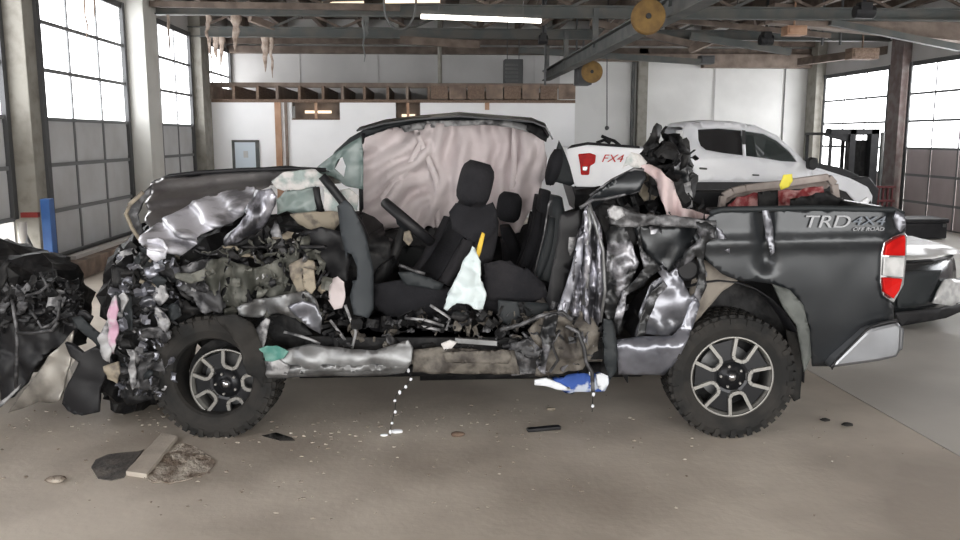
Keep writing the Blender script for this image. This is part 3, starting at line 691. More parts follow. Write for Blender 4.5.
MB().span((P(893, 215).x - .02, NY + .10, .72), (P(903, 215).x, FY - .05, zr + .0)).build('tailgate', 'paint', tr, bevel=.02)
for i in range(9): X = lerp(xb0 + .1, xb1 - .1, i / 8); 
# inner wheel house and liner seen through the arch
m = MB(); rings = []
for y in (NY + .05, NY + .35, 5.75): rings.append([Vector((P(735, 0).x + .56 * cos(a) , y, P(733, 377).z + .60 * sin(a))) for a in [radians(-5 + 190 * k / 16) for k in range(17)]])
m.loft(rings, cap=False, closed=False); m.build('wheel_liner', 'black_plastic', tr, solid=.006, smooth=True)
piece('wheel_liner', 'engine_dark', tr, [(690, 280), (712, 268), (752, 276), (792, 288), (808, 330), (800, 350), (770, 330), (700, 330), (676, 345)], 5.46, step=9, amp=.03, freq=5, seed=5)
piece('inner_panel', 'dusty', tr, [(698, 256), (714, 266), (742, 278), (722, 292), (706, 310), (692, 326), (684, 316), (690, 290)], 5.24, label='dusty bare inner wheelhouse panel', step=7, amp=.02, freq=5, seed=8)
# grey green flare lip behind the wheel
piece('wheel_flare', 'flare_grey', tr, [(772, 284), (790, 290), (803, 305), (809, 330), (811, 356), (804, 372), (800, 345), (796, 325), (783, 307)], 5.11, label='grey flare lip', step=6, amp=.008, seed=3, solid=.02, smooth=True)
piece('mud_flap', 'rubber', tr, [(786, 330), (798, 334), (803, 362), (800, 398), (794, 401), (788, 392), (792, 365)], 5.22, step=8, amp=.01, solid=.01)
# dent creases on the bed
piece('dent_crease', 'paint_light', tr, [(762, 209), (768, 209), (773, 228), (775, 252), (771, 256), (767, 240), (764, 224)], 5.135, label='bright vertical dent fold on the bed side', step=5, amp=.01, freq=9, seed=1, solid=.01, smooth=True)
piece('dent_crease', 'paint_light', tr, [(716, 226), (722, 230), (729, 246), (730, 254), (724, 250), (718, 238)], 5.14, step=5, amp=.01, freq=9, seed=2, solid=.01, smooth=True)
# lettering
def text(body, pa, pb, depth, mm, name, ext=.002, slant=0.0):
    cu = bpy.data.curves.new(name, 'FONT'); cu.body = body; cu.extrude = ext; cu.shear = slant; cu.offset = 0.0
    o = bpy.data.objects.new('tmp', cu); COL.objects.link(o); dg = bpy.context.evaluated_depsgraph_get(); dg.update()
    me = bpy.data.meshes.new_from_object(o.evaluated_get(dg)); bpy.data.objects.remove(o)
    xs = [v.co.x for v in me.vertices]; ys = [v.co.y for v in me.vertices]
    A = F(pa[0], pa[1], depth); B = F(pb[0], pb[1], depth); mb = MB(); vs = []
    for v in me.vertices:
        tx = (v.co.x - min(xs)) / (max(xs) - min(xs)); ty = (v.co.y - min(ys)) / (max(ys) - min(ys))
        vs.append(Vector((lerp(A.x, B.x, tx), depth - v.co.z, lerp(B.z, A.z, ty))))
    mb.add(vs, [tuple(p.vertices) for p in me.polygons]); return mb
text('TRD', (806, 215.5), (850, 227.5), 5.134, 'decal', 'lettering', .004, .2).build('lettering', 'decal', tr)
text('4X4', (853, 216.5), (885, 225), 5.134, 'decal', 'lettering', .004, .2).build('lettering', 'decal_blue', tr)
text('OFF ROAD', (853, 227.2), (884, 230.8), 5.134, 'decal', 'lettering', .004, .2).build('lettering', 'decal', tr)
# tail lamp
def lamp(polys, d):
    for nm, mm, pl in polys:
        m = MB(); m.prism([F(x, y, d + max(0, (x - 897)) * .006) for x, y in pl], (0, .10, 0)); m.build(nm, mm, tr, bevel=.006)
lamp([('tail_lamp_housing', 'chrome', [(884, 242), (892, 237), (905, 232), (907.5, 236), (906.5, 262), (904, 285), (894, 303), (883, 296), (880, 283), (881, 255)])], 5.125)
lamp([('tail_lamp', 'lamp_red', [(886.5, 245), (894, 240), (905, 235), (906, 240), (905.5, 256), (884.5, 255.5)]), ('reversing_lamp', 'lamp_clear', [(884, 257), (905, 257.5), (903.5, 277.5), (883, 276)]), ('tail_lamp', 'lamp_red', [(883, 277.5), (903, 279), (900, 290), (894, 299), (884, 292)])], 5.10)
piece('bed_corner', 'paint_light', tr, [(896, 210), (904, 215), (905, 226), (900, 232), (896, 228), (893, 218)], 5.12, step=5, amp=.004, solid=.02, smooth=True)
# rear bumper
m = MB(); pl = [(830, 369), (836, 360), (866, 331), (872, 328), (897, 322), (903, 326), (902, 350), (898, 358), (880, 362)]
m.prism([F(x, y, 5.10) for x, y in pl], (0, .28, 0)); m.build('rear_bumper', 'bumper', tr, bevel=.03)
a = P(868, 326, 5.2); b = P(903, 322, 5.2); MB().span((a.x, 5.16, P(880, 352).z), (b.x, FY - .05, a.z)).build('rear_bumper', 'bumper', tr, label='bumper bar running across the tail', bevel=.02)
piece('bumper_trim', 'black_plastic', tr, [(830, 366), (848, 348), (866, 329), (880, 322), (897, 319), (900, 322), (870, 328), (836, 362), (832, 370)], 5.09, step=6, amp=.001, solid=.01)

# ---------------- torn rear cab corner
piece('sill_bulge', 'sill_reflect', tr, [(617, 340), (640, 337), (672, 336), (682, 325), (690, 304), (696, 296), (700, 304), (694, 324), (687, 342), (680, 356), (672, 366), (664, 375), (618, 374)], lambda x, y: 5.16 - .07 * sin(min(1, max(0, (y - 330) / 45)) * pi) + (.03 * abs(x - 643) / 30 if y > 350 else 0), label='undented lower corner panel', step=6, amp=.008, freq=4, seed=2, solid=.01, smooth=True)
piece('torn_door_skin', 'torn', tr, [(614, 222), (624, 225), (630, 240), (640, 262), (634, 276), (628, 290), (618, 300), (616, 336), (607, 338), (603, 300), (606, 260), (608, 232)], 5.18, label='torn edge of the rear door', step=5, amp=.04, freq=7, seed=11, solid=.006)
piece('torn_door_skin', 'torn', tr, [(641, 226), (643, 250), (652, 258), (663, 270), (652, 276), (640, 288), (626, 296), (622, 325), (618, 335), (614, 320), (622, 292), (634, 280), (644, 268), (640, 255), (638, 236)], 5.14, step=5, amp=.03, freq=9, seed=12, solid=.006)
piece('quarter_panel', 'paint_light', tr, [(650, 262), (668, 274), (676, 268), (690, 296), (700, 290), (697, 306), (688, 326), (672, 336), (637, 336), (640, 310), (648, 288), (660, 278)], 5.17, label='buckled panel under the torn pillar', step=6, amp=.05, freq=5, seed=13, solid=.008)
piece('crushed_pillar', 'torn', tr, [(636, 336), (640, 318), (650, 292), (664, 280), (668, 286), (656, 300), (648, 322), (644, 334)], 5.12, step=5, amp=.03, freq=8, seed=15, solid=.008)
piece('quarter_panel', 'paint', tr, [(632, 226), (700, 224), (700, 236), (690, 250), (682, 268), (670, 275), (655, 262), (644, 248), (638, 240)], 5.32, label='dark inner quarter panel', step=7, amp=.03, freq=5, seed=14, solid=.006)
piece('torn_pillar', 'torn', tr, [(696, 222), (706, 222), (716, 228), (715, 238), (706, 244), (704, 262), (706, 286), (700, 302), (694, 296), (700, 272), (696, 256), (690, 262), (680, 268), (686, 250), (700, 238)], 5.12, label='bright torn pillar edge', step=5, amp=.03, freq=9, seed=16, solid=.008)
c = F(688, 270, 5.16); m = MB(); m.lathe([(.001, 0), (.055, 0), (.075, .02), (.078, .05), (.06, .06), (.001, .06)], c, (0.1, 1, .1), 24); m.build('fuel_filler', 'black_plastic', tr, label='round dark fuel filler', smooth=False)
piece('window_ledge', 'shard_grey', tr, [(608, 214), (622, 208), (640, 214), (680, 217), (716, 221), (716, 226), (690, 228), (650, 225), (620, 228), (610, 224)], 5.14, label='scraped window ledge', step=5, amp=.03, freq=8, seed=17, solid=.02)
piece('ledge_end', 'shard_pale', tr, [(608, 210), (614, 205), (622, 207), (624, 216), (616, 220), (609, 217)], 5.10, step=4, amp=.02, freq=9, seed=18, solid=.03)
piece('rear_pillar_trim', 'engine_dark', tr, [(596, 205), (640, 208), (640, 232), (626, 262), (622, 330), (606, 345), (600, 372), (612, 376), (617, 340), (612, 260)], 5.36, step=8, amp=.05, freq=5, seed=19)
piece('flap', 'trim_plastic', tr, [(603, 318), (612, 320), (617, 340), (617, 372), (610, 380), (604, 362)], 5.10, label='hanging grey panel strip', step=6, amp=.02, freq=6, seed=20, solid=.012)
# torn bright strip of the rear door (tall)
piece('torn_pillar', 'torn_strip', tr, [(588, 204), (594, 212), (601, 235), (606, 262), (605, 290), (601, 318), (596, 330), (580, 316), (566, 318), (560, 312), (566, 290), (574, 262), (578, 236), (584, 214)], lambda x, y: 5.12 + .05 * sin(x * .5), label='tall shiny torn door pillar with scraped paint', step=5, amp=.05, freq=6, seed=21, solid=.008)
piece('torn_pillar', 'paint_light', tr, [(578, 238), (584, 232), (582, 262), (574, 292), (566, 316), (556, 318), (562, 296), (571, 268)], 5.09, label='grey fold along the torn pillar', step=6, amp=.015, freq=5, seed=22, solid=.015, smooth=True)
piece('label_sticker', 'shard_pale', tr, [(569, 237), (576, 237), (575, 248), (570, 256), (568, 250)], 5.14, step=5, amp=.001)
piece('pillar_inner', 'black_plastic', tr, [(560, 214), (580, 210), (582, 236), (572, 264), (562, 300), (552, 318), (546, 300), (556, 250)], 5.3, step=8, amp=.01)
m = MB()
m.tube([P(x, y, 5.10) for x, y in ((588, 206), (590, 225), (586, 250), (588, 280), (583, 305))], .012, 6)
m.tube([P(x, y, 5.10) for x, y in ((589, 204), (596, 226), (603, 250), (605, 290), (600, 322))], .012, 6)
m.build('pillar_edge', 'bare_metal', tr, smooth=True)
# crumpled bottom of the pillar
piece('crushed_sill', 'rusty', tr, [(528, 330), (545, 312), (560, 308), (585, 312), (600, 330), (598, 352), (584, 368), (560, 376), (536, 374), (540, 350)], 5.12, label='crushed muddy sill below the pillar', step=5, amp=.08, freq=6, seed=23, solid=.01)
piece('crushed_sill', 'torn', tr, [(545, 316), (556, 314), (556, 336), (549, 352), (546, 374), (540, 372), (543, 350), (541, 335)], 5.05, step=4, amp=.05, freq=9, seed=24, solid=.01)
piece('crushed_sill', 'shard_grey', tr, [(510, 344), (528, 338), (545, 345), (548, 374), (512, 376), (506, 360)], 5.16, step=5, amp=.07, freq=6, seed=25, solid=.01)
m = MB(); m.tube([P(x, y, 5.06) for x, y in ((566, 326), (578, 332), (584, 348), (586, 362), (592, 372), (593, 392))], .013, 6)
m.tube([P(x, y, 5.08) for x, y in ((500, 330), (520, 325), (540, 316), (562, 312), (572, 320))], .014, 6)
m.tube([P(x, y, 5.05) for x, y in ((560, 330), (552, 345), (558, 360), (550, 372))], .010, 6); m.build('torn_cable', 'shard_grey', tr, smooth=True)
# shiny dark roof rail piece lying back over the bed
piece('roof_rail_piece', 'paint', tr, [(582, 207), (594, 194), (610, 183), (626, 173), (642, 168), (646, 178), (640, 190), (622, 196), (604, 200), (592, 212)], lambda x, y: 5.35 - .06 * sin((y - 165) / 40 * pi), label='dark glossy bent roof rail piece', step=6, amp=.01, freq=4, seed=26, solid=.02, smooth=True)
m = MB(); m.tube([P(x, y, 5.3) for x, y in ((580, 208), (593, 200), (606, 199), (625, 194), (640, 190))], .012, 6); m.tube([P(x, y, 5.32) for x, y in ((590, 196), (612, 180), (634, 169), (644, 170))], .010, 6); m.build('roof_rail_edge', 'shard_grey', tr, smooth=True)
# black crushed cab back with torn trim
piece('crushed_cab_back', 'engine_dark', tr, [(628, 188), (634, 168), (644, 150), (652, 130), (657, 124), (662, 128), (661, 142), (672, 134), (684, 136), (688, 155), (694, 172), (692, 200), (700, 214), (640, 216), (620, 212), (600, 212), (610, 198)], lambda x, y: 6.1 + .2 * sin(x * .2), label='black crushed back of the cab', step=5, amp=.14, freq=6, seed=27, solid=.015)
piece('crushed_cab_back', 'torn', tr, [(662, 148), (674, 140), (684, 156), (690, 174), (693, 196), (686, 214), (676, 200), (680, 184), (670, 172), (674, 160)], 5.95, step=5, amp=.06, freq=8, seed=28, solid=.01)
piece('crushed_cab_back', 'shard_pale', tr, [(676, 184), (690, 182), (693, 206), (688, 216), (682, 210), (684, 198), (674, 194)], 5.88, step=4, amp=.04, freq=9, seed=29, solid=.01)
piece('cab_lining', 'shard_beige', tr, [(636, 172), (650, 170), (658, 178), (660, 192), (654, 200), (644, 202), (640, 190)], 5.8, label='ragged brownish padding', step=4, amp=.05, freq=9, seed=30, solid=.02)
piece('airbag', 'airbag_pink', tr, [(636, 166), (648, 164), (660, 170), (672, 182), (678, 196), (682, 208), (692, 210), (704, 214), (712, 216), (706, 219), (684, 219), (668, 218), (662, 200), (655, 180), (646, 172)], lambda x, y: 5.55 + .06 * sin(x * .3), label='pale pink hanging strip of deployed airbag', step=5, amp=.02, freq=5, seed=31, solid=.01, smooth=True)
piece('airbag', 'laminate', tr, [(626, 158), (632, 152), (640, 155), (648, 162), (644, 168), (634, 168), (628, 165), (622, 168)], 5.5, label='white crumpled cloth over the torn roof rail', step=4, amp=.03, freq=8, seed=32, solid=.008)
# spike of trim
piece('pillar_trim', 'trim_plastic', tr, [(559, 140), (563, 148), (570, 166), (574, 184), (570, 186), (556, 182), (550, 186), (552, 168), (556, 150)], 6.6, label='grey green pointed pillar trim', step=7, amp=.01, solid=.02, smooth=True)
piece('cab_back_wall', 'engine_dark', tr, [(575, 190), (600, 186), (606, 205), (640, 212), (640, 340), (575, 340)], 6.9, step=12, amp=.04)
piece('cab_side', 'engine_dark', tr, [(345, 228), (430, 226), (520, 226), (600, 200), (690, 214), (690, 335), (345, 335)], FY, label='far doors from inside', step=14, amp=.02, freq=4, seed=33, solid=.03)
x0 = P(330, 330).x; x1 = P(640, 330).x
MB().span((x0, NY + .12, .56), (x1, FY - .02, .62)).build('floor_pan', 'engine_dark', tr)

# ---------------- cab
piece('curtain_airbag', 'airbag', tr, [(363, 139), (378, 132), (400, 127), (430, 124), (470, 122), (510, 124), (535, 128), (545, 136), (546, 160), (541, 188), (534, 206), (526, 218), (520, 232), (500, 236), (470, 232), (430, 230), (405, 229), (363, 233), (361, 200), (363, 170)],
      lambda x, y: 6.92 + .05 * sin((x * .9 + y * .55) * .12 + 2 * noise.noise(Vector((x * .02, y * .02, 3)))) + .035 * sin((x * (1 if x > 430 else .6) + y * (.1 if x > 430 else .9)) * .3 + 3 * noise.noise(Vector((x * .03, y * .03, 0)))), label='large pale pinkish curtain airbag hanging along the far side', step=4.5, amp=.06, freq=3.2, seed=34, fine=.008, solid=.01, smooth=True)
for pl in ([(412, 126), (417, 126), (440, 180), (441, 228), (436, 228), (434, 182)], [(512, 126), (516, 126), (517, 175), (512, 210), (508, 208), (511, 170)], [(380, 196), (388, 186), (404, 168), (420, 140), (424, 142), (408, 174), (392, 196), (382, 204)]):
    piece('airbag_seam', 'airbag', tr, pl, 6.88, step=6, amp=.01, freq=5, solid=.012, smooth=True)
m = MB(); rail_p = [(330, 168), (338, 153), (352, 140), (368, 131), (392, 124), (420, 121), (460, 119.5), (505, 120.5), (528, 123), (540, 128), (546, 138)]
m.tube([P(x, y + 1, 7.0) for x, y in rail_p], .035, 8); m.build('roof_rail', 'trim_plastic', tr, smooth=True)
rings = []
for d, dz in ((7.02, 0.02), (6.8, .03), (6.55, .03), (6.35, .0)):
    rings.append([P(x, y, 7.0) * 1.0 + Vector((0, d - 7.0, dz + .02 * noise.noise(Vector((x * .05, d, 0))))) for x, y in rail_p[3:]])
m = MB(); m.loft(rings, cap=False, closed=False); m.build('roof', 'paint', tr, label='what is left of the roof', solid=.012)
piece('roof_lining', 'shard_pale', tr, [(400, 126), (430, 121), (480, 120), (510, 121), (530, 126), (534, 134), (510, 127), (480, 125), (440, 127), (405, 132)], 6.84, step=5, amp=.03, freq=7, seed=35)
piece('roof_corner', 'engine_dark', tr, [(528, 122), (541, 127), (548, 136), (546, 142), (536, 136), (526, 130)], 6.7, step=5, amp=.03, freq=7, seed=36, solid=.02)
m = MB(); m.tube([P(x, y, 6.9) for x, y in ((363, 133), (361, 160), (361, 190), (362, 232))], .018, 8); m.build('far_pillar', 'black_plastic', tr, smooth=True)
a = P(362, 244, 6.9)
piece('far_door', 'black_plastic', tr, [(362, 232), (405, 229), (440, 227), (440, 250), (420, 262), (362, 262)], 6.9, step=9, amp=.01, solid=.05)
piece('far_door', 'trim_plastic', tr, [(365, 250), (420, 246), (428, 250), (426, 285), (368, 285)], 6.8, label='grey inner door card', step=9, amp=.01, solid=.04)
# windscreen pieces
piece('windscreen', 'glass_green', tr, [(313, 171), (322, 163), (338, 151), (350, 143), (362, 136), (363, 160), (363, 190), (346, 186), (332, 176)], 6.5, holes=[[(335, 168), (338, 160), (342, 157), (346, 166), (344, 177)]], label='shattered green windscreen hanging from the far pillar', step=5, amp=.02, freq=8, seed=37, solid=.006)
piece('windscreen', 'glass_pale', tr, [(284, 192), (300, 189), (316, 186), (318, 200), (316, 212), (298, 214), (287, 211), (278, 214), (276, 200)], 5.8, label='lower shattered pane of green glass', step=5, amp=.03, freq=9, seed=38, solid=.006)
piece('windscreen', 'laminate', tr, [(272, 181), (282, 173), (300, 170), (315, 170), (328, 178), (334, 190), (326, 188), (316, 185), (300, 190), (284, 191), (275, 188)], 5.75, label='white crazed top of the windscreen', step=4, amp=.03, freq=9, seed=39, solid=.01)
piece('windscreen', 'laminate', tr, [(324, 186), (330, 190), (343, 206), (340, 213), (330, 214), (324, 208)], 5.72, step=4, amp=.02, freq=9, seed=40, solid=.01)
piece('windscreen', 'laminate', tr, [(340, 190), (350, 188), (359, 196), (357, 211), (350, 206), (343, 200)], 5.9, step=4, amp=.02, freq=9, seed=41, solid=.01)
m = MB(); m.tube([P(x, y, 5.7) for x, y in ((322, 176), (332, 188), (346, 206), (360, 226), (366, 240))], .03, 8); m.tube([P(x, y, 5.75) for x, y in ((316, 187), (318, 200), (322, 214))], .025, 8); m.build('windscreen_pillar', 'black_plastic', tr, smooth=True)
piece('cowl_panel', 'shard_beige', tr, [(290, 214), (318, 211), (338, 212), (342, 220), (334, 230), (312, 230), (298, 224)], 5.62, label='dull brown cowl panel', step=6, amp=.03, freq=5, seed=42, solid=.02, smooth=True)
# dashboard block and side trim
piece('dashboard', 'engine_dark', tr, [(318, 222), (345, 212), (372, 232), (392, 240), (396, 262), (384, 300), (372, 318), (330, 320), (310, 260)], 5.95, step=8, amp=.05, freq=4, seed=43, solid=.4)
piece('side_trim', 'side_trim', tr, [(338, 206), (346, 200), (352, 206), (358, 218), (366, 238), (373, 270), (373, 308), (368, 318), (354, 314), (350, 296), (353, 284), (348, 262), (342, 236)], lambda x, y: 5.3 - .04 * sin((x - 338) / 35 * pi), holes=[[(347, 252), (352, 254), (357, 266), (357, 280), (351, 281), (347, 270)]],
      label='tall grey green side trim panel with a slot', step=6, amp=.008, freq=4, seed=44, solid=.02, smooth=True)
piece('side_trim', 'black_plastic', tr, [(300, 232), (322, 226), (344, 232), (350, 262), (348, 282), (334, 280), (318, 262)], 5.45, step=7, amp=.04, freq=5, seed=45, solid=.02)
piece('torn_cloth', 'airbag', tr, [(330, 280), (338, 276), (344, 282), (345, 298), (342, 308), (334, 310), (328, 300)], 5.22, label='scrap of pink cloth behind the trim', step=4, amp=.03, freq=7, seed=46, solid=.01)
# steering wheel, seen almost edge on
sc_ = P(408, 222, 5.85); wa = P(386, 204, 5.85); wb_ = P(432, 243, 5.85); ud = (wb_ - wa).normalized(); vd = ray(408, 222).normalized(); vd = (vd - ud * vd.dot(ud)).normalized(); nd = ud.cross(vd).normalized(); vd = (vd + nd * .02).normalized()
Rw = (wb_ - wa).length / 2; m = MB(); rings = []
for k in range(36):
    a = 2 * pi * k / 36; c = sc_ + ud * Rw * cos(a) + vd * Rw * sin(a); o1 = (ud * cos(a) + vd * sin(a))
    rings.append([c + o1 * .024 * cos(b) + nd * .036 * sin(b) for b in [2 * pi * j / 10 for j in range(10)]])
m.loft(rings + [rings[0]], cap=False); swh = m.build('steering_wheel', 'black_plastic', tr, smooth=True)
m = MB(); m.loft([se(sc_ + nd * h, ud, vd, r1, r1, 2.4, 18) for h, r1 in ((.03, .05), (.02, .085), (-.03, .09), (-.06, .05))]); m.build('hub', 'trim_plastic', swh)
for a in (0.4, 2.7, 4.7): m = MB(); m.beam(sc_, sc_ + (ud * cos(a) + vd * sin(a)) * Rw, .04, .02, up=nd); m.build('spoke', 'black_plastic', swh)
m = MB(); m.tube([sc_ - nd * .03, P(392, 262, 5.9), P(376, 280, 5.9)], .035, 10); m.build('steering_column', 'engine_dark', tr, smooth=True)
piece('airbag_scrap', 'shard_beige', tr, [(404, 232), (410, 230), (413, 240), (409, 246), (403, 240)], 5.75, step=4, amp=.02)
# seats
def seat(base, tip, depth, w0, w1, th, yaw, name, label, m1, m2, head=None, e=3.2, tw=None):
    """backrest lofted from base to tip (picture points), th = thickness, w = half width across"""
    A = F(*base, depth); B = F(*tip, depth); ax = (B - A).normalized(); across = Vector((sin(yaw), cos(yaw), 0)); front = ax.cross(across).normalized()
    if front.x > 0: front = -front
    rings = []; N = 9
    for i in range(N):
        t = i / (N - 1); c = A.lerp(B, t) - front * .05 * sin(t * pi) * 1.0
        w_ = lerp(w0, w1, t) * (1 - .25 * max(0, t - .85) / .15); tt = th * (1 - .45 * t) * (.8 if i in (0, N - 1) else 1)
        rings.append(se(c, across, front, w_, tt, e, 24))
    s_ = MB().loft(rings).build(name, m1, tr, label=label, smooth=True)
    # centre panel of the front face
    rings = []
    for i in range(7):
        t = .08 + .72 * i / 6; c = A.lerp(B, t) - front * .05 * sin(t * pi) + front * (th * (1 - .45 * t) - .006)
        rings.append(se(c, across, front, lerp(w0, w1, t) * .55, .022, 3, 16))
    MB().loft(rings).build('centre_panel', m2, s_, smooth=True)
    for sg in (-1, 1):
        rings = []
        for i in range(7):
            t = .06 + .74 * i / 6; c = A.lerp(B, t) - front * .05 * sin(t * pi) + front * (th * (1 - .45 * t) - .015) + across * sg * lerp(w0, w1, t) * .8
            rings.append(se(c, across, front, lerp(w0, w1, t) * .2, .05 * (1 - .5 * abs(i / 3 - 1)), 2.2, 12))
        MB().loft(rings).build('bolster', m1, s_, smooth=True)
    if head:
        hc = F(*head[0], depth); hx, hy, hz = head[1]; ang = head[2]
        ax2 = Vector((sin(ang), 0, cos(ang))); fr2 = Vector((-cos(ang), 0, sin(ang))); rings = []
        fr2 = (fr2 + Vector((0, -.35, 0))).normalized(); ac2 = ax2.cross(fr2)
        for i in range(9):
            t = i / 8; k = (1 - abs(2 * t - 1) ** 3.5) ** .5 if 0 < t < 1 else .35
            k = max(k, .35); rings.append(se(hc + ax2 * (t - .5) * hz, ac2, fr2, hx * (.75 + .25 * k) * k ** .3, hy * (k ** .5), 2.8, 20))
        MB().loft(rings).build('headrest', m1, s_, smooth=True)
    return s_
seat((440, 294), (477, 204), 5.74, .29, .25, .17, radians(-28), 'driver_seat', 'black driver seat turned toward the torn side', 'fabric_lite', 'fabric', ((475, 184), (.155, .10, .30), radians(14)))
seat((510, 292), (505, 226), 6.45, .24, .2, .09, radians(0), 'passenger_seat', 'black passenger seat behind', 'fabric', 'fabric_lite', ((509, 207), (.12, .08, .22), radians(8)))
# driver seat shoulder pad and cushion
piece('seat_pad', 'fabric', tr, [(449, 212), (456, 203), (470, 207), (484, 206), (493, 202), (497, 212), (495, 232), (483, 245), (468, 240), (453, 229)], 5.44, label='darker seat shoulder panel', step=6, amp=.01, solid=.03, smooth=True)
def cushion(p0, p1, y0, y1, h, name, mm, tilt=0):
    A = F(*p0, (y0 + y1) / 2); B = F(*p1, (y0 + y1) / 2); rings = []
    for i in range(9):
        t = i / 8; c = A.lerp(B, t); k = 1 - abs(2 * t - 1) ** 5 * .5
        rings.append(se(c + Vector((0, 0, tilt * t)), (0, 1, 0), (0, 0, 1), (y1 - y0) / 2 * (.85 + .15 * k), h / 2 * k, 3.5, 24))
    return MB().loft(rings).build(name, mm, tr, smooth=True)
cushion((376, 297), (462, 304), 5.45, 6.0, .17, 'seat_cushion', 'fabric')
cushion((480, 282), (552, 284), 5.5, 6.1, .18, 'rear_seat_cushion', 'fabric')
cushion((480, 286), (556, 296), 5.45, 6.7, .24, 'rear_seat_cushion', 'fabric_lite')
for (a, b, d, w_, mm) in (((537, 292), (556, 196), 5.75, .20, 'trim_plastic'), ((521, 290), (545, 190), 6.0, .2, 'fabric'), ((520, 290), (540, 196), 6.5, .3, 'fabric')):
    s_ = seat(a, b, d, w_, w_ * .95, .085, 0, 'rear_seat_back', None, mm, 'fabric', None)
MB().tube([P(x, y, 5.52) for x, y in ((533, 288), (537, 262), (544, 235), (549, 204), (551, 200))], .007, 6).build('seat_piping', 'shard_grey', tr, smooth=True)
hr = P(550, 167, 6.3); MB().loft([se(hr + Vector((.01 * i, 0, -.13 + .26 * i / 6)), (1, 0, 0), (0, 1, 0), .055 * (1 - abs(i / 3 - 1) ** 3 * .5), .12 * (1 - abs(i / 3 - 1) ** 3 * .4), 2.6, 16) for i in range(7)]).build('rear_headrest', 'fabric', tr, smooth=True)
MB().box(P(533, 279, 5.55), (.06, .03, .035)).build('seat_buckle', 'red', tr, label='red seat belt buckle', bevel=.006)
piece('cushion_side', 'fabric', tr, [(374, 284), (400, 280), (440, 284), (468, 296), (470, 314), (440, 318), (388, 316), (374, 304)], 5.44, step=8, amp=.02, freq=4, solid=.04, smooth=True)
piece('cushion_flap', 'trim_plastic', tr, [(398, 272), (412, 272), (444, 284), (440, 290), (404, 284)], 5.40, label='bluish plastic seat trim', step=6, amp=.01, solid=.02, smooth=True)
MB().tube([P(x, y, 5.38) for x, y in ((399, 265), (412, 270), (425, 274))], .012, 6).build('seat_lever', 'shard_grey', tr, smooth=True)
piece('cushion_side', 'fabric_lite', tr, [(484, 264), (500, 260), (530, 270), (545, 284), (548, 300), (520, 302), (488, 300)], 5.44, step=8, amp=.02, freq=4, solid=.04, smooth=True)
piece('seat_base', 'trim_plastic', tr, [(498, 300), (552, 304), (548, 320), (512, 326), (498, 318)], 5.32, step=8, amp=.02, solid=.03)
# belt strap
piece('seat_belt', 'yellow', tr, [(482, 232), (485, 234), (481, 252), (478, 260), (475, 256), (478, 244)], 5.36, label='yellow strap beside the driver seat', step=4, amp=.004, solid=.004)
# sill and rocker
def rk(y0, top, bot): return lambda x, y: y0 - .03 * sin(min(1, max(0, (y - top) / (bot - top))) * pi)
piece('rocker_panel', 'bare_metal', tr, [(262, 352), (285, 350), (312, 344), (350, 350), (376, 350), (396, 344), (408, 340), (413, 348), (412, 362), (404, 373), (384, 375), (330, 376), (268, 378), (260, 366)], rk(5.1, 345, 377), label='scraped bare metal rocker panel', step=5, amp=.02, freq=5, seed=47, solid=.012)
piece('rocker_panel', 'rusty', tr, [(412, 350), (440, 347), (480, 350), (514, 350), (520, 374), (470, 374), (412, 372)], rk(5.14, 347, 376), label='rusty crumpled rocker panel behind', step=5, amp=.03, freq=6, seed=48, solid=.012)
piece('rocker_strip', 'bare_metal', tr, [(270, 366), (404, 364), (406, 370), (272, 374)], 5.07, step=6, amp=.008, solid=.01, smooth=True)
piece('rocker_strip', 'rusty', tr, [(444, 352), (508, 350), (512, 358), (508, 364), (446, 362)], 5.08, step=5, amp=.01, solid=.012)
MB().span((P(300, 350).x, 5.3, .47), (P(610, 350).x, 5.55, .62)).build('rocker_inner', 'engine_dark', tr)
m = MB(); m.beam(P(455, 340, 5.15), P(497, 343, 5.15), .03, .03); m.build('door_sill_strip', 'bare_metal', tr)
piece('sill_knob', 'laminate', tr, [(441, 344), (450, 340), (457, 342), (452, 348), (444, 349)], 5.1, step=4, amp=.01, solid=.02)
m = MB()
for pts in (((284, 332), (300, 336), (312, 340), (320, 344)), ((345, 305), (350, 318), (356, 332), (352, 348)), ((405, 318), (425, 320), (444, 326)), ((418, 326), (440, 330)), ((330, 320), (345, 340)), ((430, 305), (450, 318), (446, 330))):
    MB().tube([P(x, y, 5.22) for x, y in pts], .01, 6).build('torn_bracket', 'shard_pale', tr, smooth=True)

# ---------------- crushed front end
def hf(x, y):
    return .10 * sin((x * .42 + y) * .105 + .6) + .05 * sin((x - y * 1.6) * .13)
piece('hood', 'hood_highlight', tr, [(150, 226), (164, 217), (180, 208), (200, 199), (220, 193), (240, 189), (257, 186), (262, 192), (253, 203), (244, 214), (232, 223), (216, 228), (204, 233), (192, 245), (177, 257), (163, 250), (152, 242), (147, 234)],
      lambda x, y: 5.06 + max(0, (250 - y)) / 75 * .95, label='crumpled lower hood with reflected highlights painted pale', step=5, amp=.09, freq=3.6, seed=150, fine=.008, solid=.008, fold=hf)
def hd(x, y): return 5.12 + max(0, (250 - y)) / 75 * 1.0 + .0 * x
piece('hood', 'paint_hood', tr, [(152, 184), (162, 178), (200, 173.5), (240, 171), (286, 169.5), (298, 171), (284, 175), (273, 181), (270, 186), (256, 190), (238, 193), (220, 197), (200, 203), (180, 212), (165, 222), (150, 232), (146, 218), (147, 203)],
      hd, label='crumpled dark grey hood with window reflections painted in', step=6, amp=.03, freq=2.6, seed=50, fine=.003, solid=.008, smooth=True, fold=lambda x, y: .04 * sin((y + x * .12) * .35))
m = MB(); rings = []
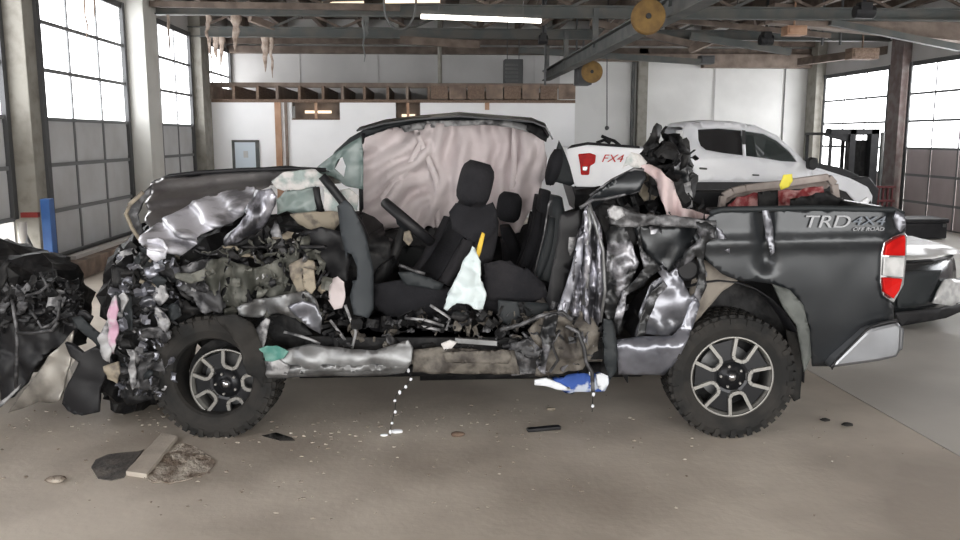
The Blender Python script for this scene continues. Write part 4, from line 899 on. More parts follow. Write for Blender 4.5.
for k in range(6):
    d = 6.12 + k * .18; rings.append([F(x, y, 6.12) + Vector((0, d - 6.12, -.006 * k * k + .03 * noise.noise(Vector((x * .03, k * .5, 2))) + .01)) for x, y in ((154, 182), (175, 176), (200, 173.5), (240, 171), (286, 169.5), (320, 171))])
m.loft(rings, cap=False, closed=False); m.build('hood_far', 'paint', tr, label='far half of the hood', solid=.01, smooth=True)
m = MB(); m.tube([P(x, y, 6.1) for x, y in ((152, 184), (170, 176), (200, 172.5), (240, 170), (290, 168.5), (326, 170))], .016, 6); m.build('hood_edge', 'black_plastic', tr, smooth=True)
piece('grille_shell', 'shard_grey', tr, [(152, 184), (143, 193), (130, 204), (126, 215), (131, 228), (140, 240), (148, 242), (141, 228), (137, 215), (142, 203), (151, 194)], 5.5, label='bent grey edge left of the hood', step=5, amp=.03, freq=6, seed=51, solid=.02)
m = MB(); m.tube([P(x, y, 5.42) for x, y in ((143, 192), (130, 204), (126, 214), (132, 228), (140, 240), (150, 244))], .014, 6); m.build('grille_edge', 'shard_beige', tr, smooth=True)
piece('fender', 'torn_strip', tr, [(256, 190), (272, 188), (277, 196), (272, 210), (266, 224), (256, 234), (240, 242), (224, 248), (222, 240), (236, 228), (248, 214)], lambda x, y: 5.2 + .08 * sin((x + y) * .09), label='torn shiny upper fender piece', step=5, amp=.06, freq=5, seed=52, solid=.008)
piece('fender', 'shard_green', tr, [(208, 262), (225, 256), (240, 262), (252, 268), (268, 264), (284, 258), (292, 240), (297, 246), (296, 272), (300, 290), (285, 300), (262, 306), (240, 310), (222, 306), (212, 290), (200, 286)], lambda x, y: 5.2 + .05 * sin(x * .2), label='dull green grey crumpled inner fender', step=5, amp=.07, freq=5, seed=53, solid=.008)
piece('fender', 'shard_grey', tr, [(172, 272), (192, 262), (214, 258), (220, 290), (224, 312), (205, 314), (186, 300), (176, 286)], 5.18, step=5, amp=.07, freq=5, seed=54, solid=.008)
piece('fender', 'shard_green', tr, [(174, 272), (190, 274), (206, 268), (204, 280), (190, 284), (176, 278)], 5.1, step=4, amp=.02, freq=6, seed=55, solid=.008)
piece('fender', 'bare_metal', tr, [(238, 306), (256, 298), (280, 296), (306, 292), (316, 300), (322, 314), (321, 330), (312, 328), (296, 318), (276, 314), (258, 318), (240, 316)], lambda x, y: 5.08 + .04 * sin(x * .15), label='grey lower fender skin torn loose', step=5, amp=.05, freq=4, seed=56, solid=.01)
piece('fender', 'paint_light', tr, [(288, 306), (302, 300), (316, 304), (322, 318), (320, 334), (308, 326), (296, 316)], 5.04, step=5, amp=.03, freq=5, seed=57, solid=.01)
piece('wheel_liner', 'rubber', tr, [(214, 316), (236, 314), (252, 324), (262, 344), (266, 370), (262, 388), (256, 378), (248, 374), (240, 352), (230, 334)], lambda x, y: 5.0 + .03 * sin(x * .1), label='black liner folded over the front tyre', step=6, amp=.02, freq=5, seed=58, solid=.014, smooth=True)
piece('wheel_liner', 'engine_dark', tr, [(176, 312), (215, 300), (250, 306), (290, 312), (318, 340), (300, 348), (264, 350), (250, 330), (220, 318), (190, 322), (176, 340), (166, 335)], 5.35, step=7, amp=.05, freq=5, seed=59)
piece('bracket', 'shard_beige', tr, [(288, 266), (302, 258), (315, 262), (316, 270), (304, 272), (305, 290), (298, 294), (292, 282)], 5.15, label='tan hinge bracket', step=4, amp=.03, freq=7, seed=60, solid=.015)
piece('bracket', 'shard_beige', tr, [(303, 268), (314, 270), (316, 288), (312, 294), (304, 288)], 5.12, step=4, amp=.01, freq=7, seed=61, solid=.02)
piece('bracket', 'shard_pale', tr, [(255, 330), (266, 318), (270, 320), (266, 340), (260, 356), (256, 352)], 5.05, step=4, amp=.02, freq=7, seed=62, solid=.012)
piece('cloth_scrap', 'teal_cloth', tr, [(256, 350), (268, 346), (276, 346), (288, 352), (284, 358), (272, 362), (258, 362)], 5.03, label='teal cloth scrap on the rocker end', step=4, amp=.03, freq=9, seed=63, solid=.01)
piece('cloth_scrap', 'shard_pale', tr, [(258, 360), (278, 358), (290, 366), (286, 376), (262, 374), (257, 368)], 5.05, step=4, amp=.03, freq=9, seed=64, solid=.01)
# core mass (engine, radiator and firewall) behind
def block(px0, py0, px1, py1, y0, y1, seed, mm='engine_dark', name='engine', amp=.18, label=None):
    a = F(px0, py0, (y0 + y1) / 2); b = F(px1, py1, (y0 + y1) / 2); c = (a + b) / 2
    return MB().blob((c.x, (y0 + y1) / 2, c.z), (abs(b.x - a.x) / 2, (y1 - y0) / 2, abs(a.z - b.z) / 2), 4, seed, amp, 4).build(name, mm, tr, label=label)
block(150, 215, 320, 345, 5.5, 6.9, 1); block(285, 215, 395, 345, 5.6, 7.0, 2, name='firewall'); block(120, 225, 200, 350, 5.45, 6.9, 3, name='radiator_support'); block(118, 300, 185, 405, 5.4, 6.8, 4, name='suspension')
block(255, 210, 350, 260, 5.6, 6.5, 5, name='engine_top')
# traced bits of the nose
nose = [([(120, 252), (132, 249), (140, 256), (138, 268), (126, 268), (117, 262)], 'shard_pale', 5.25, 'crushed_headlamp', 'pale broken headlamp piece'), ([(146, 240), (158, 238), (170, 248), (166, 258), (156, 262), (148, 254)], 'hood_highlight', 5.06, 'nose_panel', 'pale lavender crumpled nose piece'), ([(118, 296), (124, 292), (128, 300), (124, 312)], 'shard_pale', 5.05, 'nose_bracket', None),
        ([(140, 246), (152, 250), (156, 268), (150, 282), (142, 270)], 'trim_plastic', 5.2, 'nose_panel', None), ([(144, 268), (154, 266), (158, 276), (150, 278)], 'paint_light', 5.12, 'nose_panel', None),
        ([(112, 268), (128, 266), (138, 280), (136, 290), (124, 296), (114, 286)], 'engine_dark', 5.2, 'nose_panel', None), ([(155, 280), (166, 284), (170, 296), (160, 306), (154, 298)], 'shard_pale', 5.12, 'nose_bracket', 'bright bent nose bracket'),
        ([(155, 306), (162, 312), (170, 324), (168, 332), (156, 328), (153, 316)], 'shard_pale', 5.1, 'nose_bracket', None), ([(135, 328), (160, 326), (172, 332), (168, 340), (138, 338)], 'shard_grey', 5.15, 'bumper_beam', None),
        ([(110, 300), (114, 296), (118, 310), (116, 345), (112, 355), (108, 340)], 'pink', 4.98, 'nose_strip', 'pink streaked edge strip of the nose'), ([(98, 338), (108, 318), (113, 350), (110, 362), (100, 352)], 'shard_pale', 5.0, 'nose_strip', None),
        ([(114, 292), (132, 296), (134, 330), (120, 330), (116, 310)], 'trim_plastic', 5.12, 'nose_panel', None), ([(130, 350), (134, 352), (135, 385), (130, 392), (127, 372)], 'shard_pale', 5.0, 'tie_rod', None),
        ([(118, 268), (150, 262), (172, 290), (176, 330), (150, 345), (122, 330)], 'engine_dark', 5.4, 'radiator', None), ([(120, 330), (165, 335), (172, 395), (128, 405), (116, 370)], 'engine_dark', 5.35, 'suspension', None),
        ([(160, 258), (176, 258), (182, 270), (174, 280), (160, 274)], 'engine_dark', 5.12, 'nose_panel', None), ([(136, 355), (158, 352), (166, 372), (158, 392), (140, 388)], 'shard_grey', 5.15, 'control_arm', None),
        ([(206, 256), (230, 242), (256, 234), (264, 226), (262, 244), (244, 262), (226, 258)], 'engine_dark', 5.28, 'engine_cover', None),
        ([(270, 232), (276, 220), (282, 236), (288, 252), (282, 256), (274, 246)], 'shard_grey', 5.2, 'engine_hose', None), ([(104, 366), (118, 362), (122, 372), (116, 384), (106, 380)], 'shard_beige', 5.05, 'broken_foglamp', 'tan broken piece low at the nose')]
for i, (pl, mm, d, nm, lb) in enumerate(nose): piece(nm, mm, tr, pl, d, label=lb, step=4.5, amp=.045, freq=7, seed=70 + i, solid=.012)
# loose shards, joined: too many and too small to count
def shards(name, mm, poly, n, d0, d1, s0, s1, seed, parent, thick=.003):
    rnd = random.Random(seed); mb = MB(); x0 = min(p[0] for p in poly); x1 = max(p[0] for p in poly); y0 = min(p[1] for p in poly); y1 = max(p[1] for p in poly); k = 0
    while k < n:
        x, y = rnd.uniform(x0, x1), rnd.uniform(y0, y1)
        if not inside((x, y), poly): continue
        k += 1; c = F(x, y, rnd.uniform(d0, d1)); s_ = rnd.uniform(s0, s1)
        u = Vector((rnd.gauss(0, 1), rnd.gauss(0, .5), rnd.gauss(0, 1))).normalized(); v = u.cross(Vector((rnd.gauss(0, 1), rnd.gauss(0, 1), rnd.gauss(0, 1)))).normalized(); q = u.cross(v)
        asp = rnd.choice([1, 1, .5, .25]); vs = []
        for i in range(4):
            b = rnd.uniform(-.35, .35)
            for j in (-1, 0, 1): vs.append(c + u * (i / 1.5 - 1) * s_ + v * j * s_ * asp * rnd.uniform(.5, 1) + q * s_ * (b + .25 * abs(j) + rnd.uniform(-.12, .12)))
        mb.add(vs, [(a, a + 1, a + 4, a + 3) for a in (0, 1, 3, 4, 6, 7)])
    return mb.build(name, mm, parent, kind='stuff', solid=thick)
NZ = [(116, 250), (150, 246), (176, 258), (210, 256), (262, 236), (300, 232), (322, 262), (328, 300), (318, 312), (250, 312), (214, 300), (176, 318), (160, 345), (170, 398), (126, 402), (112, 360), (110, 300)]
shards('engine_debris', 'engine_dark', NZ, 200, 5.2, 5.5, .02, .06, 101, tr); shards('engine_debris', 'shard_grey', NZ, 110, 5.12, 5.45, .010, .035, 102, tr)
shards('metal_debris', 'shard_pale', NZ, 60, 5.06, 5.35, .006, .02, 103, tr); shards('beige_debris', 'shard_green', [(200, 250), (300, 230), (330, 280), (320, 320), (230, 315)], 60, 5.1, 5.3, .012, .045, 104, tr)
shards('lavender_debris', 'paint_light', [(112, 250), (170, 250), (185, 280), (175, 400), (120, 400)], 60, 5.05, 5.3, .012, .04, 105, tr)
CZ = [(322, 300), (372, 316), (460, 306), (500, 312), (560, 300), (600, 320), (560, 372), (520, 350), (330, 348)]
shards('cabin_debris', 'engine_dark', CZ, 170, 5.2, 5.6, .02, .06, 106, tr); shards('cabin_debris', 'shard_grey', CZ, 55, 5.15, 5.4, .008, .03, 107, tr); shards('cabin_debris', 'rusty', CZ, 50, 5.15, 5.4, .01, .04, 108, tr)
shards('sill_debris', 'torn', [(505, 325), (560, 308), (604, 330), (600, 370), (520, 376)], 50, 5.04, 5.2, .01, .04, 109, tr); shards('pillar_debris', 'torn', [(606, 210), (716, 214), (712, 300), (640, 335), (606, 330)], 40, 5.14, 5.4, .01, .035, 110, tr)
shards('cab_back_debris', 'engine_dark', [(600, 205), (636, 165), (656, 128), (690, 150), (700, 210), (640, 232)], 120, 5.6, 6.4, .03, .08, 111, tr)
def scraps(name, mats, poly, n, d0, d1, r0, r1, seed, parent):
    rnd = random.Random(seed); xs = [p[0] for p in poly]; ys = [p[1] for p in poly]; k = 0
    while k < n:
        x, y = rnd.uniform(min(xs), max(xs)), rnd.uniform(min(ys), max(ys))
        if not inside((x, y), poly): continue
        k += 1; r = rnd.uniform(r0, r1); asp = rnd.uniform(.3, .8); th = rnd.uniform(0, pi); pl = []
        for i in range(9):
            a = 2 * pi * i / 9; q = r * rnd.uniform(.6, 1.15); u_, v_ = q * cos(a), q * asp * sin(a); pl.append((x + u_ * cos(th) - v_ * sin(th), y + u_ * sin(th) + v_ * cos(th)))
        tl = rnd.uniform(-.02, .02); d = rnd.uniform(d0, d1)
        piece(name, rnd.choice(mats), parent, pl, lambda a_, b_: d + tl * (a_ - x) * .4 + .012 * abs(b_ - y) * .5, step=4.4, amp=.045, freq=8, seed=seed + k, solid=.005)
NZ2 = [(120, 256), (150, 250), (176, 262), (200, 260), (214, 300), (176, 316), (160, 345), (166, 392), (128, 398), (116, 360), (114, 300)]
scraps('nose_scrap', ['shard_grey', 'engine_dark', 'paint_light', 'shard_pale', 'trim_plastic', 'shard_grey', 'engine_dark'], NZ2, 46, 5.08, 5.22, 5, 12, 401, tr)
scraps('bay_scrap', ['shard_grey', 'engine_dark', 'shard_green', 'shard_green', 'engine_dark', 'shard_beige', 'black_plastic'], [(200, 255), (262, 238), (300, 236), (325, 262), (328, 300), (300, 314), (230, 312), (206, 300)], 46, 5.10, 5.24, 5, 13, 402, tr)
scraps('cabin_scrap', ['engine_dark', 'black_plastic', 'shard_grey', 'rusty', 'engine_dark'], [(324, 318), (372, 318), (460, 314), (500, 318), (540, 318), (520, 348), (330, 346)], 34, 5.16, 5.4, 4, 11, 403, tr)
scraps('engine_scrap', ['engine_dark', 'shard_grey', 'black_plastic'], [(0, 284), (45, 274), (76, 284), (80, 312), (50, 332), (0, 326)], 22, 5.32, 5.48, 5, 12, 404, tr) if False else None
# hoses and wires in the engine bay
rnd = random.Random(12)
for k in range(26):
    x, y = rnd.uniform(122, 322), rnd.uniform(245, 318)
    if y > 300 and 170 < x < 250: continue
    pts = []; dx, dy = rnd.uniform(-9, 9), rnd.uniform(-9, 9)
    for q in range(6): pts.append(P(x, y, 5.14 + rnd.uniform(0, .2))); x += dx; y += dy; dx += rnd.uniform(-6, 6); dy += rnd.uniform(-6, 6); y = max(247, min(y, 345)); x = max(118, min(325, x))
    MB().tube(pts, rnd.choice([.006, .009, .014]), 6).build('hose', rnd.choice(['black_plastic', 'shard_grey', 'shard_beige', 'engine_dark']), tr, smooth=True)
#@END_TRUCK
#@OTHERS
# ================================================================== THINGS ON AND AROUND THE PICKUP
def alone(name, m, poly, depth, label, cat, group=None, solid=0.006, smooth=True, **kw):
    mb = MB(); sheet(mb, poly, depth, **kw); return mb.build(name, m, label=label, cat=cat, group=group, solid=solid, smooth=smooth)
alone('plastic_bag', 'cloth_white', [(443, 308), (449, 294), (458, 276), (466, 258), (473, 247), (479, 256), (481, 272), (483, 288), (486, 300), (483, 308), (474, 309), (466, 304), (458, 303), (452, 306), (447, 311)], lambda x, y: 5.30 - .05 * sin((x - 440) / 45 * pi),
      'pale blue white cloth bag hanging beside the driver seat', 'bag', step=3, amp=.05, freq=9, seed=201, fine=.008, solid=.02)
bb = thing('cloth_bundle', 'blue and white cloth bundle hanging under the torn middle of the pickup', 'cloth', P(575, 390, 5.45))
piece('cloth', 'blue_cloth', bb, [(552, 380), (566, 376), (590, 375), (606, 372), (608, 380), (604, 390), (590, 391), (570, 391), (556, 387)], 5.42, step=3, amp=.04, freq=7, seed=202, solid=.05)
piece('cloth_edge', 'snow', bb, [(534, 380), (546, 378), (560, 383), (572, 390), (556, 389), (545, 386), (534, 385)], 5.4, label='white edge', step=3, amp=.02, freq=7, seed=203, solid=.02)
piece('cloth_edge', 'snow', bb, [(596, 374), (607, 372), (608, 384), (602, 391), (598, 384)], 5.37, step=3, amp=.02, freq=7, seed=204, solid=.02)
# hanging wires with foam beads
def beads(name, label, pts, cnt, seed):
    t = thing(name, label, 'wire', P(*pts[-1], 5.2))
    MB().tube([P(x, y, 5.18) for x, y in pts], .003, 5).build('wire', 'engine_dark', t)
    rnd = random.Random(seed)
    for i in range(cnt):
        f = (i + .5) / cnt * (len(pts) - 1); a = int(f); q = Vector(pts[a]).lerp(Vector(pts[min(a + 1, len(pts) - 1)]), f - a)
        MB().blob(P(q.x + rnd.uniform(-1, 1), q.y, 5.17), (.011, .008, .016 * rnd.uniform(.6, 1.2)), 1, i, .2).build('foam_crumb', 'snow', t, smooth=True)
beads('hanging_wire', 'thin wire beaded with white crumbs hanging from the rocker panel', [(408, 366), (411, 378), (405, 388), (396, 395), (395, 410), (391, 425), (390, 436)], 8, 1)
beads('hanging_wire', 'thin wire with pale shreds hanging below the blue cloth bundle', [(588, 368), (592, 382), (593, 396), (592, 412)], 4, 2)
# cargo in the bed
cg = thing('smashed_crate_panel', 'beige framed smashed panel with red debris lying in the pickup bed', 'panel', (P(775, 200, 6.4).x, 6.4, .86))
m = MB(); pts = [P(x, y, 6.3) for x, y in ((721, 209), (723, 196), (732, 191), (745, 188), (780, 184), (828, 177), (834, 184), (836, 200))]
for i in range(7): m.beam(pts[i], pts[i + 1], .05, .05)
m.build('frame', 'beige_frame', cg, bevel=.008)
piece('torn_skin', 'beige_frame', cg, [(722, 206), (724, 194), (745, 186), (790, 181), (828, 175), (833, 182), (826, 188), (790, 190), (750, 194), (732, 199)], lambda x, y: 6.25 + (206 - y) * .01, step=4, amp=.04, freq=6, seed=210, solid=.01)
piece('red_debris', 'red_rubble', cg, [(727, 206), (736, 198), (760, 193), (764, 230), (727, 230)], 6.2, label='red crumbled filling', step=3, amp=.06, freq=9, seed=211, solid=.01)
piece('red_debris', 'red_rubble', cg, [(776, 192), (822, 186), (826, 204), (824, 230), (776, 230)], 6.2, step=3, amp=.06, freq=9, seed=212, solid=.01)
piece('dark_gap', 'engine_dark', cg, [(758, 192), (778, 190), (778, 230), (758, 230)], 6.16, label='dark sheet standing in for the gap in the panel', step=5, amp=.01, solid=.01)  # near-black sheet painted in for the dark gap
a = F(722, 230, 6.3); MB().span((a.x, 6.2, .862), (F(826, 230, 6.3).x, 6.5, F(800, 224, 6.3).z)).build('crate_base', 'engine_dark', cg)
alone('dark_wreckage', 'engine_dark', [(790, 199), (812, 196), (826, 190), (836, 196), (862, 204), (866, 240), (790, 240)], 5.9, 'dark green black crumpled wreckage at the rear of the pickup bed', 'wreckage', step=5, amp=.08, freq=5, seed=213, solid=.02)
alone('white_shard', 'white_paint', [(852, 209), (860, 202), (867, 197), (870, 200), (866, 206), (858, 211), (853, 212)], 6.0, 'small white shard lying on the tail of the pickup bed', 'shard', step=3, amp=.01, seed=214, solid=.02)
alone('evidence_tag', 'yellow_tag', [(779, 185), (783, 175), (792, 174), (793, 181), (789, 187), (781, 190)], 6.05, 'yellow tag on the beige framed panel in the bed', 'tag', step=3, amp=.015, seed=215, solid=.006)

# ================================================================== THE WHITE PICKUP BEHIND
WY = 15.3; WW = 1.9
wt = thing('white_pickup', 'white and black four door pickup standing behind the wreck', 'pickup', G(720, 238))
def WP(x, y, d=WY): return F(x, y, d)
def wprism(name, mm, poly, d0, dy, label=None, bevel=.02): 
    m = MB(); m.prism([WP(x, y, WY) + Vector((0, d0, 0)) for x, y in poly], (0, dy, 0)); return m.build(name, mm, wt, label=label, bevel=bevel, smooth=False)
wprism('bed', 'white_paint', [(566, 150), (570, 147), (585, 144.5), (640, 148), (684, 150), (684, 186), (640, 188), (576, 187), (572, 180), (568, 160)], 0, .06, 'white bed side')
wprism('bed', 'white_paint', [(570, 147), (684, 148), (684, 187), (574, 187)], WW - .06, .06)
wprism('bed_floor', 'black_plastic', [(574, 180), (684, 180), (684, 187), (574, 187)], .06, WW - .12)
wprism('tailgate', 'white_paint', [(566, 149), (570, 147), (577, 187), (573, 187)], .06, WW - .12)
wprism('bed_rail', 'black_plastic', [(567, 149), (572, 145), (588, 142), (640, 146), (640, 148.5), (588, 144.8), (573, 148)], -.01, .1)
wprism('lower_body', 'black_plastic', [(572, 187), (684, 187), (695, 181.5), (870, 177), (880, 190), (876, 214), (580, 214)], .02, WW - .04, 'black lower body')
cabp = [(684, 128), (690, 124), (705, 122), (735, 123), (760, 127), (777, 135), (790, 147), (803, 160), (812, 166), (812, 182), (695, 182), (690, 168), (685, 150)]
gl_r = [(699, 129.5), (720, 128.5), (743, 130.5), (743, 155.5), (722, 153), (706, 150), (701, 146), (699, 140)]
gl_f = [(746, 131), (765, 134), (778, 141), (790, 152), (797, 162), (780, 161), (762, 158), (746, 156)]
m = MB(); V, T = tri([Vector(p) for p in cabp], 5, [[Vector(q) for q in g] for g in (gl_r, gl_f)], .2, 3)
for dd in (0, WW - .03): 
    m = MB(); m.add([WP(q.x, q.y) + Vector((0, dd + (.12 if dd == 0 else -.12) * max(0, (158 - q.y) / 36), 0)) for q in V], T)
    m.build('cab', 'white_paint', wt, solid=.03, smooth=True)
rp = [WP(x, y) for x, y in ((684, 128), (690, 124), (705, 122), (735, 123), (760, 127))]
m = MB(); m.loft([[p + Vector((0, d, h)) for p in rp] for d, h in ((.11, 0), (.3, .03), (WW - .3, .03), (WW - .13, 0))], cap=False, closed=False); m.build('roof', 'white_paint', wt, solid=.02, smooth=True)
m = MB(); m.loft([[WP(x, y) + Vector((0, d, 0)) for d in (.11, WW - .13)] for x, y in ((760, 127), (777, 135), (790, 147), (808, 164))], cap=False, closed=False); m.build('windscreen', 'glass_pale', wt, solid=.01)
for g, mm in ((gl_r, 'glass_dark'), (gl_f, 'glass_clear')):
    m = MB(); m.prism([WP(x, y) + Vector((0, .045 + .12 * max(0, (158 - y) / 36), 0)) for x, y in g], (0, .01, 0)); m.build('side_window', mm, wt)
m = MB(); sheet(m, [(766, 140), (776, 143), (788, 153), (795, 161), (774, 161), (764, 156)], WY + .5, step=3, amp=.06, freq=5, seed=5); m.build('cab_airbag', 'glass_pale', wt, label='pale green shattered glass inside', solid=.01)
wprism('interior', 'black_plastic', [(688, 150), (800, 166), (800, 182), (696, 182)], .2, WW - .4)
wprism('seat', 'fabric', [(724, 134), (732, 132), (735, 160), (722, 160)], .3, .5); wprism('seat', 'fabric', [(752, 136), (759, 135), (764, 164), (750, 164)], .3, .5)
wprism('cab_pillar', 'black_plastic', [(743, 130), (746, 130.5), (746, 156), (743, 155.5)], .03, .03, bevel=0)
wprism('hood', 'white_paint', [(812, 167), (822, 169), (850, 178), (868, 187), (873, 196), (872, 204), (868, 190), (812, 182)], 0, WW, 'white front fender and hood')
wprism('fender', 'white_paint', [(812, 169), (840, 176), (868, 189), (872, 200), (858, 205), (846, 192), (830, 186), (812, 182)], -.02, .1, 'white crumpled front fender')
wprism('raised_hood', 'black_plastic', [(812, 162), (820, 163), (845, 168), (866, 178), (868, 184), (850, 180), (826, 171), (814, 167)], .1, WW - .2, 'black edge of the buckled hood')
wprism('mirror', 'black_plastic', [(805, 160), (809, 157), (814, 158), (815, 166), (810, 170), (805, 168)], -.18, .16)
wprism('door_handle', 'steel_grey', [(699, 167.3), (707, 167.8), (707, 169.8), (699, 169.3)], -.04, .05); wprism('door_handle', 'steel_grey', [(752, 174), (759, 174.3), (759, 176), (752, 175.7)], -.04, .05)
for gx in ((745, 156, 747, 181),): wprism('door_gap', 'frame_dark', [(744.7, 156), (745.6, 156), (747.4, 181), (746.5, 181)], -.004, .01, bevel=0)
wprism('tail_lamp', 'lamp_red', [(578, 154), (590, 153), (596, 155), (595, 163), (590, 166), (589, 175), (581, 175), (580, 165)], -.03, .08)
wprism('tail_lamp_lens', 'lamp_clear', [(582, 166), (588, 166), (587, 171), (582, 171)], -.04, .08)
tm = text('FX4', (602, 154.5), (624, 162), WY - .015, 'red_trim', 'badge', .006, .35); tm.build('badge', 'red_trim', wt, label='red letters on the bed side')
for px in (606, 838):
    c = WP(px, 214); m = MB(); m.lathe([(.001, .0), (.24, .0), (.25, -.02), (.38, -.02), (.4, .02), (.4, .22), (.36, .25), (.001, .25)], (c.x, WY + .02, .4), (0, 1, 0), 32)
    m.build('wheel', 'rubber', wt); m = MB(); m.lathe([(.001, -.03), (.22, -.03), (.24, -.01)], (c.x, WY + .02, .4), (0, 1, 0), 24); m.build('wheel', 'alloy_dark', wt, label='wheel disc')
    m = MB(); m.lathe([(.38, .0), (.4, .02), (.4, .22), (.36, .25), (.001, .25)], (c.x, WY + WW - .3, .4), (0, 1, 0), 32); m.build('wheel', 'rubber', wt)
m = MB(); 
for pts in (((603, 136), (610, 139), (616, 141), (622, 146)), ((598, 143), (606, 140), (612, 143))): m.tube([WP(x, y) + Vector((0, .2, 0)) for x, y in pts], .03, 6)
m.build('bent_rack', 'engine_dark', wt, kind='stuff', label='dark bent bars on the bed')

# ================================================================== WRECKED CAR AT THE LEFT EDGE
lw = thing('crushed_car_nose', 'black crushed nose of a wrecked car at the left edge', 'car', G(30, 412))
lc = F(30, 350, 6.0)
LP = lambda nm, mm, pl, d, lb=None, **k: piece(nm, mm, lw, pl, d, label=lb, **{**dict(step=5, amp=.05, freq=6, seed=300 + len(pl) + int(pl[0][0]), solid=.012), **k})
MB().blob((lc.x - .35, 6.15, .62), (.72, .6, .50), 4, 31, .16, 4).build('engine', 'engine_dark', lw)
LP('fender', 'black_plastic', [(0, 318), (16, 312), (30, 322), (52, 316), (68, 306), (76, 310), (80, 326), (70, 342), (48, 352), (34, 372), (16, 396), (0, 404)], 5.45, amp=.05, smooth=True)
LP('front_panel', 'fascia', [(8, 413), (20, 396), (38, 372), (50, 354), (64, 342), (74, 330), (72, 352), (66, 378), (61, 400), (50, 403), (38, 402), (24, 408)], 5.32, 'brown grey smeared front panel', amp=.03, freq=4, smooth=True)
LP('panel_edge', 'shard_pale', [(0, 402), (8, 396), (21, 384), (18, 390), (8, 400), (0, 408)], 5.28, amp=.01)
LP('headlamp', 'shard_pale', [(49, 296), (56, 289), (65, 291), (67, 300), (60, 310), (50, 314), (47, 306)], 5.38, 'pale broken headlamp', amp=.03)
LP('hood', 'engine_dark', [(18, 292), (30, 284), (40, 276), (56, 274), (72, 280), (82, 288), (82, 298), (70, 296), (60, 288), (44, 290), (30, 298), (14, 300)], 5.6, amp=.08)
LP('hood', 'shard_grey', [(20, 290), (32, 282), (44, 278), (52, 286), (44, 298), (28, 296)], 5.5, amp=.06)
LP('bumper_cover', 'black_plastic', [(66, 342), (74, 344), (84, 352), (96, 346), (110, 352), (113, 362), (106, 376), (100, 392), (100, 411), (86, 414), (72, 412), (62, 404), (64, 392), (72, 378), (80, 362), (72, 356)], 5.25, 'black bumper cover leaning on its end', amp=.03, freq=4, solid=.03, smooth=True)
LP('bracket', 'trim_plastic', [(72, 318), (80, 316), (92, 326), (104, 338), (110, 350), (104, 354), (92, 340), (78, 328)], 5.3, amp=.02)
LP('bracket', 'black_plastic', [(80, 310), (86, 311), (93, 317), (91, 321), (84, 318), (78, 315)], 5.35, amp=.01, solid=.02)
LP('spike', 'engine_dark', [(0, 268), (3, 264), (6, 260), (10, 262), (7, 268), (8, 276), (4, 286), (0, 290)], 5.4, amp=.03)
LP('stray_panel', 'pale_edge', [(78, 356), (84, 360), (85, 368), (80, 378), (72, 376), (70, 368)], 5.6, amp=.01)
for pts, r in (([(12, 300), (16, 325), (17, 345), (16, 390)], .012), ([(17, 333), (34, 333), (52, 330), (58, 322)], .014), ([(30, 310), (36, 318), (42, 328), (52, 324)], .011), ([(26, 296), (40, 292), (50, 284)], .01), ([(40, 272), (46, 284), (50, 292)], .008), ([(60, 300), (58, 318), (48, 328)], .012)):
    MB().tube([P(x, y, 5.33) for x, y in pts], r, 6).build('hose', 'shard_grey', lw, smooth=True)
LZ = [(0, 280), (20, 284), (45, 272), (72, 280), (84, 294), (78, 318), (56, 334), (20, 334), (0, 330)]
shards('engine_debris', 'engine_dark', LZ, 90, 5.35, 5.6, .02, .06, 311, lw); shards('engine_debris', 'shard_grey', LZ, 40, 5.32, 5.5, .01, .035, 312, lw)
scraps('engine_scrap', ['engine_dark', 'shard_grey', 'black_plastic', 'engine_dark'], [(0, 284), (45, 276), (76, 284), (80, 312), (50, 332), (0, 326)], 22, 5.32, 5.46, 5, 12, 404, lw)

# ================================================================== DARK CAR AT THE RIGHT EDGE
rc = thing('dark_car', 'dark grey car with reflected light painted pale on its hood at the right edge', 'car', G(930, 330))
def sect(px, back, zs):       # one cross-section front to back
    X = F(px, 290, 8.2).x
    pr = [(8.42, .06), (8.22, .12), (8.16, .24), (8.17, .36), (8.2, .52), (8.24, .62), (8.30, .675), (8.5, .695), (9.1, .715), (9.9, .73)]
    return [Vector((X, y + back * (1 if i < 7 else .3 if i < 8 else 0), z + (zs if i < 3 else 0))) for i, (y, z) in enumerate(pr)]
prof = [(800, .5, .05), (815, .2, .02), (840, .05, 0), (880, 0, 0), (915, .02, 0), (940, .10, .02), (960, .24, .04), (980, .45, .06), (992, .8, .1), (996, 1.5, .12)]
secs = [sect(*p) for p in prof]
m = MB(); m.loft([s_[:7] for s_ in secs], cap=False, closed=False); m.build('front_bumper', 'car_grey', rc, solid=.01, smooth=True)
m = MB(); m.loft([s_[6:] for s_ in secs], cap=False, closed=False); m.build('hood', 'car_hood_reflect', rc, label='hood painted pale for reflected windows', solid=.01, smooth=True)
m = MB(); m.tube([s_[6] + Vector((0, -.01, -.012)) for s_ in secs], .014, 6); m.build('hood_gap', 'black_plastic', rc)
def onface(px, py): 
    bk = np_interp(px); return F(px, py, 8.13 + bk)
def np_interp(px):
    for a, b in zip(prof, prof[1:]):
        if a[0] <= px <= b[0]: return lerp(a[1], b[1], (px - a[0]) / (b[0] - a[0]))
    return 0
def facep(name, mm, poly, lb=None, off=0): 
    m = MB(); V, T = tri([Vector(p) for p in poly], 5, (), .2, 1); m.add([F(q.x, q.y, 8.14 + off + np_interp(q.x)) for q in V], T); m.build(name, mm, rc, label=lb, solid=.02, smooth=True)
facep('lamp_panel', 'lamp_clear', [(932, 303), (938, 290), (944, 280), (975, 276), (975, 300), (950, 306)], 'pale clear lamp panel')
facep('air_intake', 'trim_plastic', [(897, 272), (941, 270), (934, 288), (925, 304), (897, 308)], 'duller panel of the bumper')
facep('lower_lip', 'black_plastic', [(895, 312), (940, 308), (975, 297), (975, 305), (945, 318), (900, 326)])
X0 = secs[2][0].x; X1 = secs[7][0].x
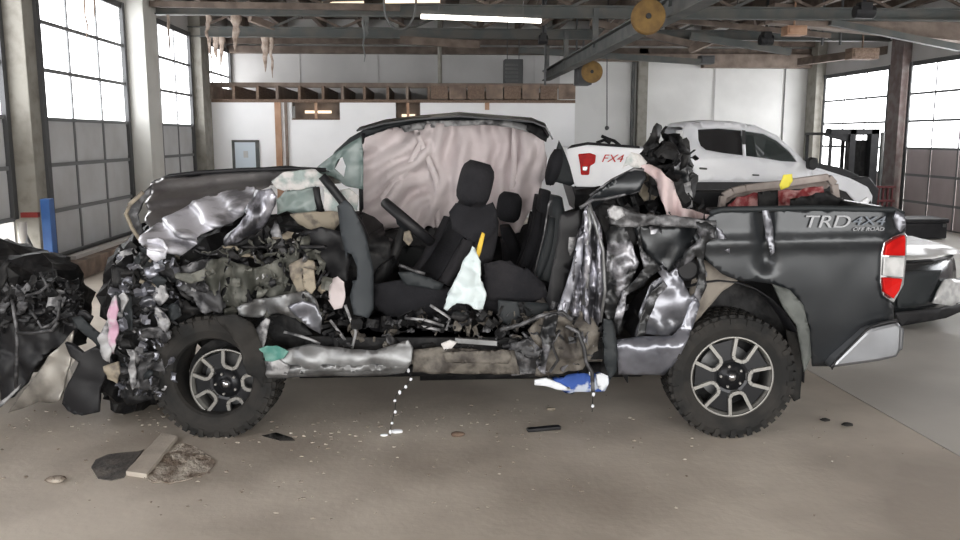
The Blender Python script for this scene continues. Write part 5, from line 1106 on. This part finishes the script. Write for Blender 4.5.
MB().span((X0, 8.8, .05), (X1, 10.4, .62)).build('body', 'car_grey', rc, bevel=.05)
for px in (815, 985): c = F(px, 290, 8.2); m = MB(); m.lathe([(.001, -.1), (.2, -.1), (.3, -.09), (.31, 0), (.3, .1), (.001, .1)], (c.x, 9.35, .31), (1, 0, 0), 28); m.build('wheel', 'rubber', rc)

# ================================================================== THE FLOOR'S MARKS AND LITTER
def disc(name, mm, pts, z, par, label=None, th=.006, kind=None, rough=0.0, step=5):
    V, T = tri([Vector(p) for p in pts], step, (), .3, 4); m = MB(); vs = []
    for q in V:
        p = G(q.x, q.y, 0); vs.append(Vector((p.x, p.y, z + rough * abs(noise.noise(p * 14)))))
    m.add(vs, T)
    R4 = [RY @ v for v in m.v]; m.v = R4; return m.build(name, mm, par, label=label, solid=th, kind=kind)
ORG['floor'] = (Vector((0, 0, 0)), 'R')
disc('floor_patch', 'concrete_wet', [(91, 468), (96, 460), (108, 455), (122, 453), (138, 452), (144, 450), (136, 460), (130, 470), (124, 478), (112, 481), (98, 479)], .002, floor, 'dark damp pit beside the plank', step=4)
disc('floor_patch', 'rubble', [(150, 470), (160, 456), (172, 447), (182, 444), (196, 448), (208, 456), (215, 464), (208, 472), (192, 479), (172, 484), (152, 483), (144, 479)], .002, floor, 'crumbled rust brown hole in the floor', rough=.02, step=3)
q = [G(126, 476), G(147, 479), G(178, 440), (G(162, 437))]
m = MB(); m.prism([RY @ (p + Vector((0, 0, .001))) for p in q], (0, 0, .028)); m.build('concrete_strip', 'slat_concrete', frame='R', label='pale broken concrete strip between the two floor pits', cat='concrete', bevel=.004)
m = MB(); m.beam(G(527, 430, .014), G(560, 427, .014), .045, .022); m.build('black_strip', 'black_plastic', label='short black plastic strip lying on the floor under the cab', cat='strip', bevel=.006)
alone('rubber_scrap', 'rubber', [(262, 436), (276, 433), (292, 438), (295, 441), (280, 441)], lambda x, y: G(x, y).y, 'flat black rubber scrap behind the front wheel', 'scrap', step=4, amp=.002, solid=.008)
for x, y, r, mm, lb in ((384, 436, .016, 'snow', 'left one of two white crumbs below the beaded wire'), (397, 433, .026, 'snow', 'larger white crumb below the beaded wire'), (551, 410, .02, 'shard_beige', 'pale crumb on the floor beyond the black strip'),
                        (458, 436, .03, 'wood', 'small brown scrap on the floor in front of the cab'), (825, 421, .02, 'rubber', 'small dark clod left of its pair near the floor joint'), (847, 426, .024, 'rubber', 'dark clod right of its pair near the floor joint'),
                        (56, 482, .035, 'rubble', 'small brown clod at the lower left')):
    p = G(x, y); MB().blob((p.x, p.y, r * .45), (r * 1.6, r, r * .5), 2, int(x), .25).build('floor_scrap', mm, label=lb, cat='scrap', smooth=True)
rnd = random.Random(5); mb = MB()
for k in range(420):
    x = rnd.gauss(330, 240); y = rnd.uniform(405, 520) if rnd.random() < .4 else rnd.gauss(428, 14)
    if not (0 < x < 960 and 395 < y < 538): continue
    p = G(x, y); r = rnd.uniform(.002, .008) * (1.3 if x < 330 else 1); mb.blob((p.x, p.y, r * .5), (r * rnd.uniform(1, 2), r, r * .6), 1, k, .4)
mb.build('grit', 'rubble', label='loose grit and crumbs scattered over the concrete floor', cat='grit', kind='stuff')
#@END_OTHERS
